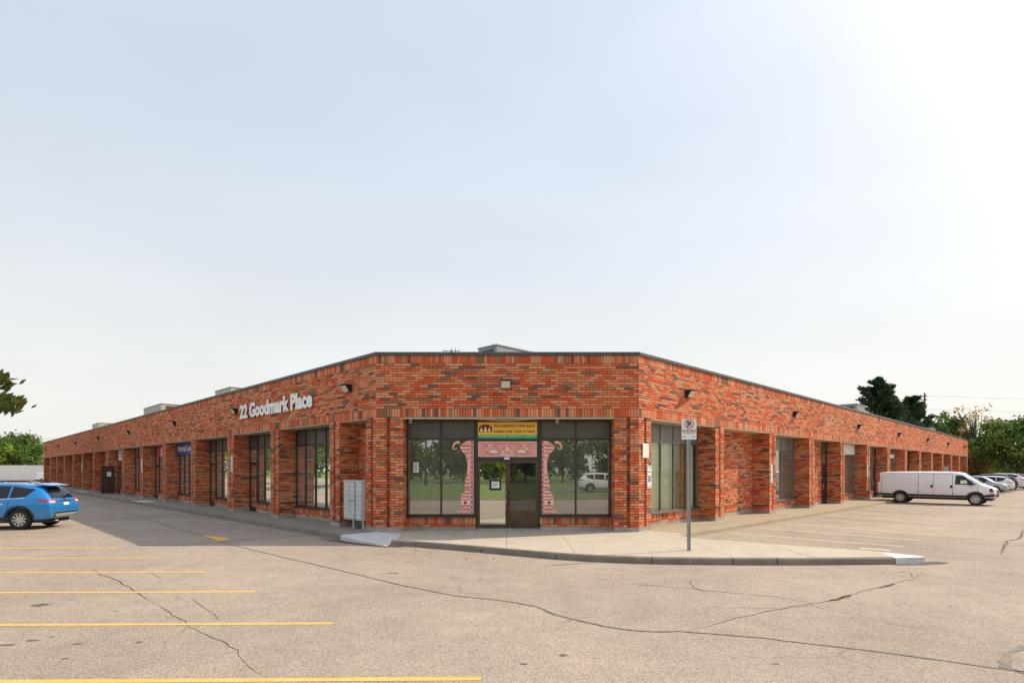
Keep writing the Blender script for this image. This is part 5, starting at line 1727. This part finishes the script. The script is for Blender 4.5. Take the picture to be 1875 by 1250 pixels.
P_BLUE = car_paint('blue_car_paint', (0.008, 0.25, 0.66), 0.25, 0.28)
P_NAVY = car_paint('navy_car_paint', (0.025, 0.03, 0.12), 0.3, 0.3)
P_WHITE = car_paint('white_car_paint', (0.88, 0.88, 0.89), 0.0, 0.35)
P_SILVER = car_paint('silver_car_paint', (0.42, 0.46, 0.50), 0.6, 0.3)
P_BLACK = car_paint('black_car_paint', (0.015, 0.016, 0.02), 0.2, 0.25)
P_RED = car_paint('red_car_paint', (0.45, 0.02, 0.02), 0.1, 0.3)
CG = 'cars parked along the right wing'
make_suv('parked_car', 'bright blue compact SUV cropped at the left edge of the lot', 'car', (-19.15, 21.2, 0.008), math.pi + 0.14, P_BLUE)
make_suv('parked_car', 'dark navy car mostly hidden behind the blue SUV', 'car', (-24.6, 24.9, 0.008), math.pi + 0.10, P_NAVY, 1.0)
rear, front = gpt(1615 + 8, 919.5), gpt(1828, 924.8)
vd = Vector((S2, -S2))
vc_ = Vector((27.2, 36.6))
make_van('cargo_van', 'long white cargo van parked nose out by the right wing', (vc_.x, vc_.y, 0.008), -math.pi / 4 - 0.02, P_WHITE, 0.975)
r45 = -math.pi / 4
make_suv('parked_car', 'silver hatchback facing out just beyond the white van', 'car', (43.6, 53.4, 0.008), r45, P_SILVER, 0.96, CG, rails=False, cladding=False)
make_suv('parked_car', 'white hatchback with its rear facing out beside the silver one', 'car', (46.9, 56.6, 0.008), r45 + math.pi, P_WHITE, 0.94, CG, rails=False, cladding=False)
make_suv('parked_car', 'black SUV with red tail lamp between two white cars', 'car', (49.6, 59.6, 0.008), r45 + math.pi, P_BLACK, 1.06, CG)
make_suv('parked_car', 'white SUV at the far end of the row by the hedge', 'car', (52.9, 62.4, 0.008), r45 + math.pi, P_WHITE, 1.08, CG)
make_suv('parked_car', 'red car at the right edge beyond the white SUV', 'car', (57.0, 65.2, 0.008), r45 + math.pi, P_RED, 0.95, CG, rails=False, cladding=False)
make_van('cargo_van', 'small white van beside the pale container far left', (-76.2, 95.0, 0.008), 0.0, P_WHITE, 0.82)
make_suv('parked_car', 'white minivan on the driveway mirrored in the right entrance window', 'car', (8.6, -15.2, 0.12), 0.0, P_WHITE, 1.06, None, rails=False, cladding=False)

# pale container at the far left
t = thing('shipping_container', 'long plain white container beyond the far left cars', 'container', (-95, 104, 0))
cb = MB().box(-111, -79, 102, 105, 0.15, 2.88)
cb.build('container_body', M['white'], t)
MB().box(-111.05, -78.95, 101.95, 105.05, 2.88, 2.98).build('top_rail', M['offwhite'], t)
for k in range(0, 33, 8):
    MB().box(-111 + k - 0.03, -111 + k + 0.03, 101.96, 102.0, 0.2, 2.86).build('rib', M['offwhite'], t)

# ================================================================== TREES, HEDGE, POLES, WIRES
def cards(P, size, name, mat, parent, nrm=None, long=1.5, shade=None):
    """one small leaf-sized quad at every point; shade sets the leaf tone"""
    n = len(P)
    a = rng.normal(size=(n, 3)); a /= np.linalg.norm(a, axis=1)[:, None]
    if nrm is not None:
        a = a * 0.55 + nrm
        a /= np.linalg.norm(a, axis=1)[:, None]
    b = np.cross(a, rng.normal(size=(n, 3))); b /= np.linalg.norm(b, axis=1)[:, None]
    s_ = size * rng.uniform(0.6, 1.3, (n, 1))
    a, b = a * s_ * long / 2, b * s_ / 2
    V = np.empty((n, 4, 3))
    V[:, 0], V[:, 1], V[:, 2], V[:, 3] = P - a, P + b * 0.9 - a * 0.1, P + a, P - b * 0.9 - a * 0.1
    me = bpy.data.meshes.new(name)
    me.vertices.add(4 * n)
    me.vertices.foreach_set('co', V.ravel())
    me.loops.add(4 * n)
    me.loops.foreach_set('vertex_index', np.arange(4 * n, dtype=np.int32))
    me.polygons.add(n)
    me.polygons.foreach_set('loop_start', np.arange(0, 4 * n, 4, dtype=np.int32))
    me.update(calc_edges=True)
    at = me.attributes.new('rnd', 'FLOAT', 'FACE')
    r = rng.random(n) if shade is None else np.clip(shade + rng.normal(0, 0.14, n), 0, 1)
    at.data.foreach_set('value', r.astype(np.float32))
    me.materials.append(mat)
    return obj(name, me, parent)

L_GREEN = leaf_mat('broad_leaf_green', [(0.0, (0.034, 0.075, 0.018)), (0.5, (0.094, 0.170, 0.034)), (1.0, (0.217, 0.282, 0.056))])
L_FRESH = leaf_mat('fresh_leaf_green', [(0.0, (0.085, 0.160, 0.022)), (0.5, (0.189, 0.320, 0.042)), (1.0, (0.377, 0.471, 0.075))])
L_YELLOW = leaf_mat('autumn_leaf', [(0.0, (0.189, 0.160, 0.038)), (0.5, (0.452, 0.320, 0.066)), (1.0, (0.679, 0.415, 0.094))])
L_BROWN = leaf_mat('brown_leaf', [(0.0, (0.113, 0.075, 0.042)), (0.6, (0.246, 0.142, 0.066)), (1.0, (0.302, 0.264, 0.075))])
L_CON = leaf_mat('conifer_needles', [(0.0, (0.018, 0.042, 0.022)), (0.5, (0.046, 0.085, 0.042)), (1.0, (0.104, 0.151, 0.060))], 0.12)
L_PINE = leaf_mat('pine_needles', [(0.0, (0.056, 0.094, 0.029)), (0.5, (0.122, 0.160, 0.042)), (1.0, (0.264, 0.208, 0.056))], 0.15)

def broadleaf(name, label, base, H, crown_z, R, mat, n_cl=130, per=60, leaf=0.24, group=None, sparse=False, flat=0.8, cat='tree'):
    t = thing(name, label, cat, base, 0, group)
    bx_, by_, bz_ = base
    r0 = max(0.10, H * 0.026)
    m = MB()
    top = (bx_ + random.uniform(-.3, .3), by_ + random.uniform(-.3, .3), bz_ + crown_z + (H - crown_z) * 0.45)
    r0 *= (0.8 if sparse else 1)
    m.tube([base, (bx_ + .08, by_, bz_ + crown_z * .6), top], [r0, r0 * .75, r0 * .25], 9)
    cz_ = bz_ + (crown_z + H) / 2
    rz_ = (H - crown_z) / 2
    cl = []
    while len(cl) < n_cl:
        d = rng.normal(size=3); d /= np.linalg.norm(d)
        rad = rng.uniform(0.45, 1.0) ** 0.6
        lump = 1 + 0.20 * math.sin(3 * math.atan2(d[1], d[0]) + H) + 0.14 * math.sin(5 * d[2] + 4 * d[0] + H * 2)
        p = np.array([bx_ + d[0] * R * rad * lump, by_ + d[1] * R * rad * lump, cz_ + d[2] * rz_ * rad * lump])
        if p[2] > bz_ + crown_z * 0.75:
            cl.append(p)
    for k in range(14 if not sparse else 60):
        e = cl[int(rng.integers(len(cl)))]
        s_ = Vector((bx_, by_, bz_ + crown_z * random.uniform(.65, 1.25)))
        e = Vector(e)
        mid_ = s_.lerp(e, .5) + Vector((0, 0, random.uniform(.1, .5)))
        tk = 1.7 if sparse else 1.0
        m.tube([s_, mid_, e], [r0 * .38 * tk, r0 * .22 * tk, r0 * .07 * tk], 6, cap=False)
    m.build('trunk', M['bark'], t, True)
    P, Nn, S_ = [], [], []
    for c in cl:
        k = int(per * rng.uniform(.5, 1.4))
        sg = R * (0.13 if not sparse else 0.10)
        q = c + rng.normal(0, 1, (k, 3)) * np.array([sg, sg, sg * flat])
        P.append(q)
        Nn.append(np.tile([0, 0, 0.5], (k, 1)))
        S_.append(np.full(k, rng.uniform(.15, .85)))
    cards(np.concatenate(P), leaf, 'crown', mat, t, np.concatenate(Nn), 1.4, np.concatenate(S_))
    return t

def conifer(name, label, base, H, R, mat, low=1.2, whorl=0.55, nb=9, group=None, leaf=0.30, droop=-0.05, up=0.30, shape=1.0, fluff=1.0, extra=(), dense=1.0):
    t = thing(name, label, 'tree', base, 0, group)
    b = Vector(base)
    m = MB()
    m.tube([b, b + Vector((0, 0, H * .5)), b + Vector((0, 0, H))], [H * .02 + .06, H * .013 + .03, .02], 8)
    P, D, S_ = [], [], []
    z = low
    while z < H:
        f = (z - low) / (H - low)
        Lb = R * (1 - f) ** shape * (0.75 + 0.5 * random.random()) + 0.25
        todo = [(z + random.uniform(-.25, .25), random.uniform(0, 2 * math.pi), Lb * random.uniform(.65, 1.1)) for k in range(nb)]
        if z == low:
            todo += list(extra)
        for (zo, a, L_) in todo:
            o = b + Vector((0, 0, zo))
            d = Vector((math.cos(a), math.sin(a), 0))
            pts = []
            ns = 5
            for j in range(ns + 1):
                s_ = j / ns
                pts.append(o + d * L_ * s_ + Vector((0, 0, L_ * (droop * s_ + up * s_ * s_))))
            m.tube([pts[0], pts[2], pts[-1]], [.05 * (1 - f) + .015, .03, .008], 4, cap=False)
            tone = random.uniform(.15, .8)
            for j in range(1, ns + 1):
                nn = int((10 + 10 * j / ns) * dense)
                w = (0.09 + 0.07 * L_ / 2.5) * (0.8 + 0.5 * j / ns) * fluff
                c = np.array(pts[j])
                q = c + rng.normal(0, 1, (nn, 3)) * np.array([w, w, w * .65])
                P.append(q)
                dv_ = np.array([d.x, d.y, .55])
                D.append(np.tile(dv_, (nn, 1)))
                S_.append(np.full(nn, tone))
        z += whorl * (1 - .35 * f)
    m.build('trunk', M['bark'], t, True)
    cards(np.concatenate(P), leaf, 'crown', mat, t, np.concatenate(D), 1.9, np.concatenate(S_))
    return t

at_px = lambda px, Y: ((px - CX) / F_PX * Y, Y, 0.0)
TR = 'trees behind the right wing'
conifer('spruce_tree', 'tall dark spruce rising above the right wing roof', at_px(1608, 76), zat(697, 76), 5.0, L_CON, 3.0, .95, 9, TR, .34, .06, .46, .74)
conifer('spruce_tree', 'shorter dark spruce between the tall spruce and utility pole', at_px(1668, 82), zat(728, 82), 4.6, L_CON, 2.0, .95, 8, TR, .34, .06, .50, .80)
broadleaf('maple_tree', 'rounded green tree behind the roof left of the thin tree', at_px(1736, 92), zat(762, 92), 2.5, 3.3, L_GREEN, 90, 55, .36, TR)
broadleaf('thin_tree', 'sparse yellowing tree with bare twigs beyond the right wing', at_px(1787, 86), zat(737, 86), 3.5, 3.2, L_YELLOW, 80, 13, .22, TR, sparse=True)
broadleaf('maple_tree', 'large dense green tree at the right edge beyond parked cars', at_px(1862, 74), zat(764, 74), 2.6, 3.9, L_GREEN, 170, 60, .28, TR)
broadleaf('maple_tree', 'small yellow-green tree just behind the right wing end', at_px(1800, 84), zat(806, 84), 1.5, 2.0, L_FRESH, 60, 45, .28, TR)
broadleaf('brown_shrub', 'brown shrub at the end of the right wing', at_px(1789, 80), zat(815, 80), 0.6, 1.9, L_BROWN, 60, 45, .24, None, cat='shrub')
# hedge behind the cars
t = thing('hedge', 'clipped dark green hedge behind the cars at the right', 'hedge', (70, 84, 0))
hp = []
for k in range(220):
    c = np.array([rng.uniform(63, 86), rng.uniform(82.5, 85), rng.uniform(.3, 2.75)])
    hp.append(c + rng.normal(0, .28, (45, 3)))
cards(np.concatenate(hp), .26, 'foliage', L_GREEN, t, None, 1.4)
st = MB()
for k in range(24):
    st.tube([(63.5 + k, 83.7, -.05), (63.5 + k + random.uniform(-.2, .2), 83.7, 1.6)], .05, 5, .02)
st.build('stem', M['bark'], t)
LT_ = 'trees beyond the left end'
broadleaf('maple_tree', 'round green tree above the white container at left', at_px(32, 116), zat(797, 116), 2.5, 4.8, L_GREEN, 170, 60, .34, LT_)
broadleaf('maple_tree', 'yellow-green tree at the left edge in front of the round tree', at_px(2, 112), zat(812, 112), 2.0, 3.0, L_FRESH, 80, 50, .30, LT_)
broadleaf('maple_tree', 'small tree peeking beside the left end of the building', at_px(76, 125), zat(838, 125), 2.0, 2.4, L_GREEN, 50, 45, .30, LT_)
conifer('pine_tree', 'pine whose branch tips reach in at the left edge', (-45.0, 44.0, 0), 11.4, 3.2, L_PINE, 4.6, 1.0, 7, None, .40, .05, .10, .5, 1.5, ((6.3, 0.0, 6.2), (6.6, 0.12, 5.7), (6.5, -0.1, 5.9), (8.2, 0.05, 5.4), (8.4, -.1, 5.2)), 3.5)

# utility pole and wires
def pole(label, loc, H, arms):
    t = thing('utility_pole', label, 'pole', loc)
    x, y, z = loc
    MB().tube([(x, y, 0), (x, y, H)], .17, 10, .12).build('pole', M['pole_wood'], t, True)
    for zz in arms:
        MB().box(x - 1.25, x + .35, y - .06, y + .06, zz - .06, zz + .06).build('crossarm', M['pole_wood'], t)
        for dx in (-1.15, -.6, .25):
            MB().lathe([(0, -.1), (.05, -.08), (.06, 0), (.04, .08), (0, .1)], 8, Matrix.Translation((x + dx, y, zz + .12)) @ Matrix.Rotation(math.pi / 2, 4, 'X')).build('insulator', M['grey_metal'], t)
    return t
px_, py_, _ = at_px(1693, 90)
pole('tall wooden utility pole behind the spruces on the right', (px_, py_, 0), zat(719, 90), (zat(725, 90), zat(731.5, 90)))
pole('wooden utility pole across the street mirrored in the left entrance window', (-11.5, -38, 0), 10.5, (10.0,))
def wire(label, pts, r=0.02):
    P = []
    for a, b in zip(pts[:-1], pts[1:]):
        a, b = Vector(a), Vector(b)
        for k in range(10):
            s_ = k / 10
            P.append(a.lerp(b, s_) - Vector((0, 0, 4 * s_ * (1 - s_) * (b - a).length * .008)))
    P.append(Vector(pts[-1]))
    tag(MB().tube(P, r, 5).build('overhead_wire', M['wire']), label, 'wire', 'overhead wires')
for k, (zz, lab) in enumerate(((zat(724, 90), 'upper overhead wire right of the utility pole'), (zat(748.5, 90), 'lower overhead wire right of the utility pole'))):
    wire(lab, [(px_, py_, zz), (px_ + 45, py_ + 4, zz + .1)], .014)
for k, y in enumerate((802, 808, 818, 824)):
    Y = 128.0
    wire(f'{ORD[k]} overhead wire from the top beyond the left trees', [at_px(-60, Y)[:2] + (zat(y - 1, Y),), at_px(120, Y)[:2] + (zat(y, Y),)], .028)

# trees across the street, seen only in the window reflections
RG = 'trees across the street'
for i, (x, y, H, R, mt, lab) in enumerate(((-19, -62, 9, 4.2, L_GREEN, 'dark tree mirrored at the left of the entrance windows'), (-2.8, -50, 7.5, 3.6, L_FRESH, 'bright green tree mirrored in the left entrance door'),
                                   (9, -63, 11, 5.0, L_GREEN, 'broad tree mirrored in the right entrance window'), (20, -60, 10, 4.8, L_GREEN, 'tree mirrored at the far right of the entrance'),
                                   (-9, -66, 8.5, 3.8, L_GREEN, 'tree mirrored left of the entrance doors'), (2.5, -70, 11, 4.6, L_GREEN, 'tall tree mirrored in the right entrance door'), (32, -60, 9, 4.4, L_FRESH, 'light green tree across the street at the right'), (-33, -60, 9, 4.6, L_GREEN, 'green tree across the street at the left'))):
    broadleaf('street_tree', lab, (x, y, 0), H, H * .16, R, mt, 100, 45, .42, RG)
for i, (x, y, H, R, lab) in enumerate(((-62, 30, 9, 5, 'green tree left of the lot mirrored in left wing windows'), (-58, 42, 8, 4.5, 'second green tree left of the lot mirrored in left wing windows'), (-70, 55, 10, 5.5, 'far green tree left of the lot beyond the pine'))):
    broadleaf('street_tree', lab, (x, y, 0), H, H * .18, R, L_GREEN, 90, 45, .42, 'trees left of the lot')
# the wood far across the street that closes the reflections
wp, wsd = [], []
for k in range(240):
    x = rng.uniform(-75, 75)
    c = np.array([x, rng.uniform(-96, -90), rng.uniform(.5, 7.0 + 2.2 * math.sin(x * .35))])
    wp.append(c + rng.normal(0, .9, (38, 3)))
    wsd.append(np.full(38, rng.uniform(.1, .7)))
fo = cards(np.concatenate(wp), 1.0, 'distant_wood', L_GREEN, None, None, 1.4, np.concatenate(wsd))
fo['kind'] = 'stuff'
fo['label'] = 'distant wood across the street closing the window reflections'
fo['category'] = 'wood'
print('triangles', sum(len(o.data.polygons) for o in scene.objects if o.type == 'MESH'))
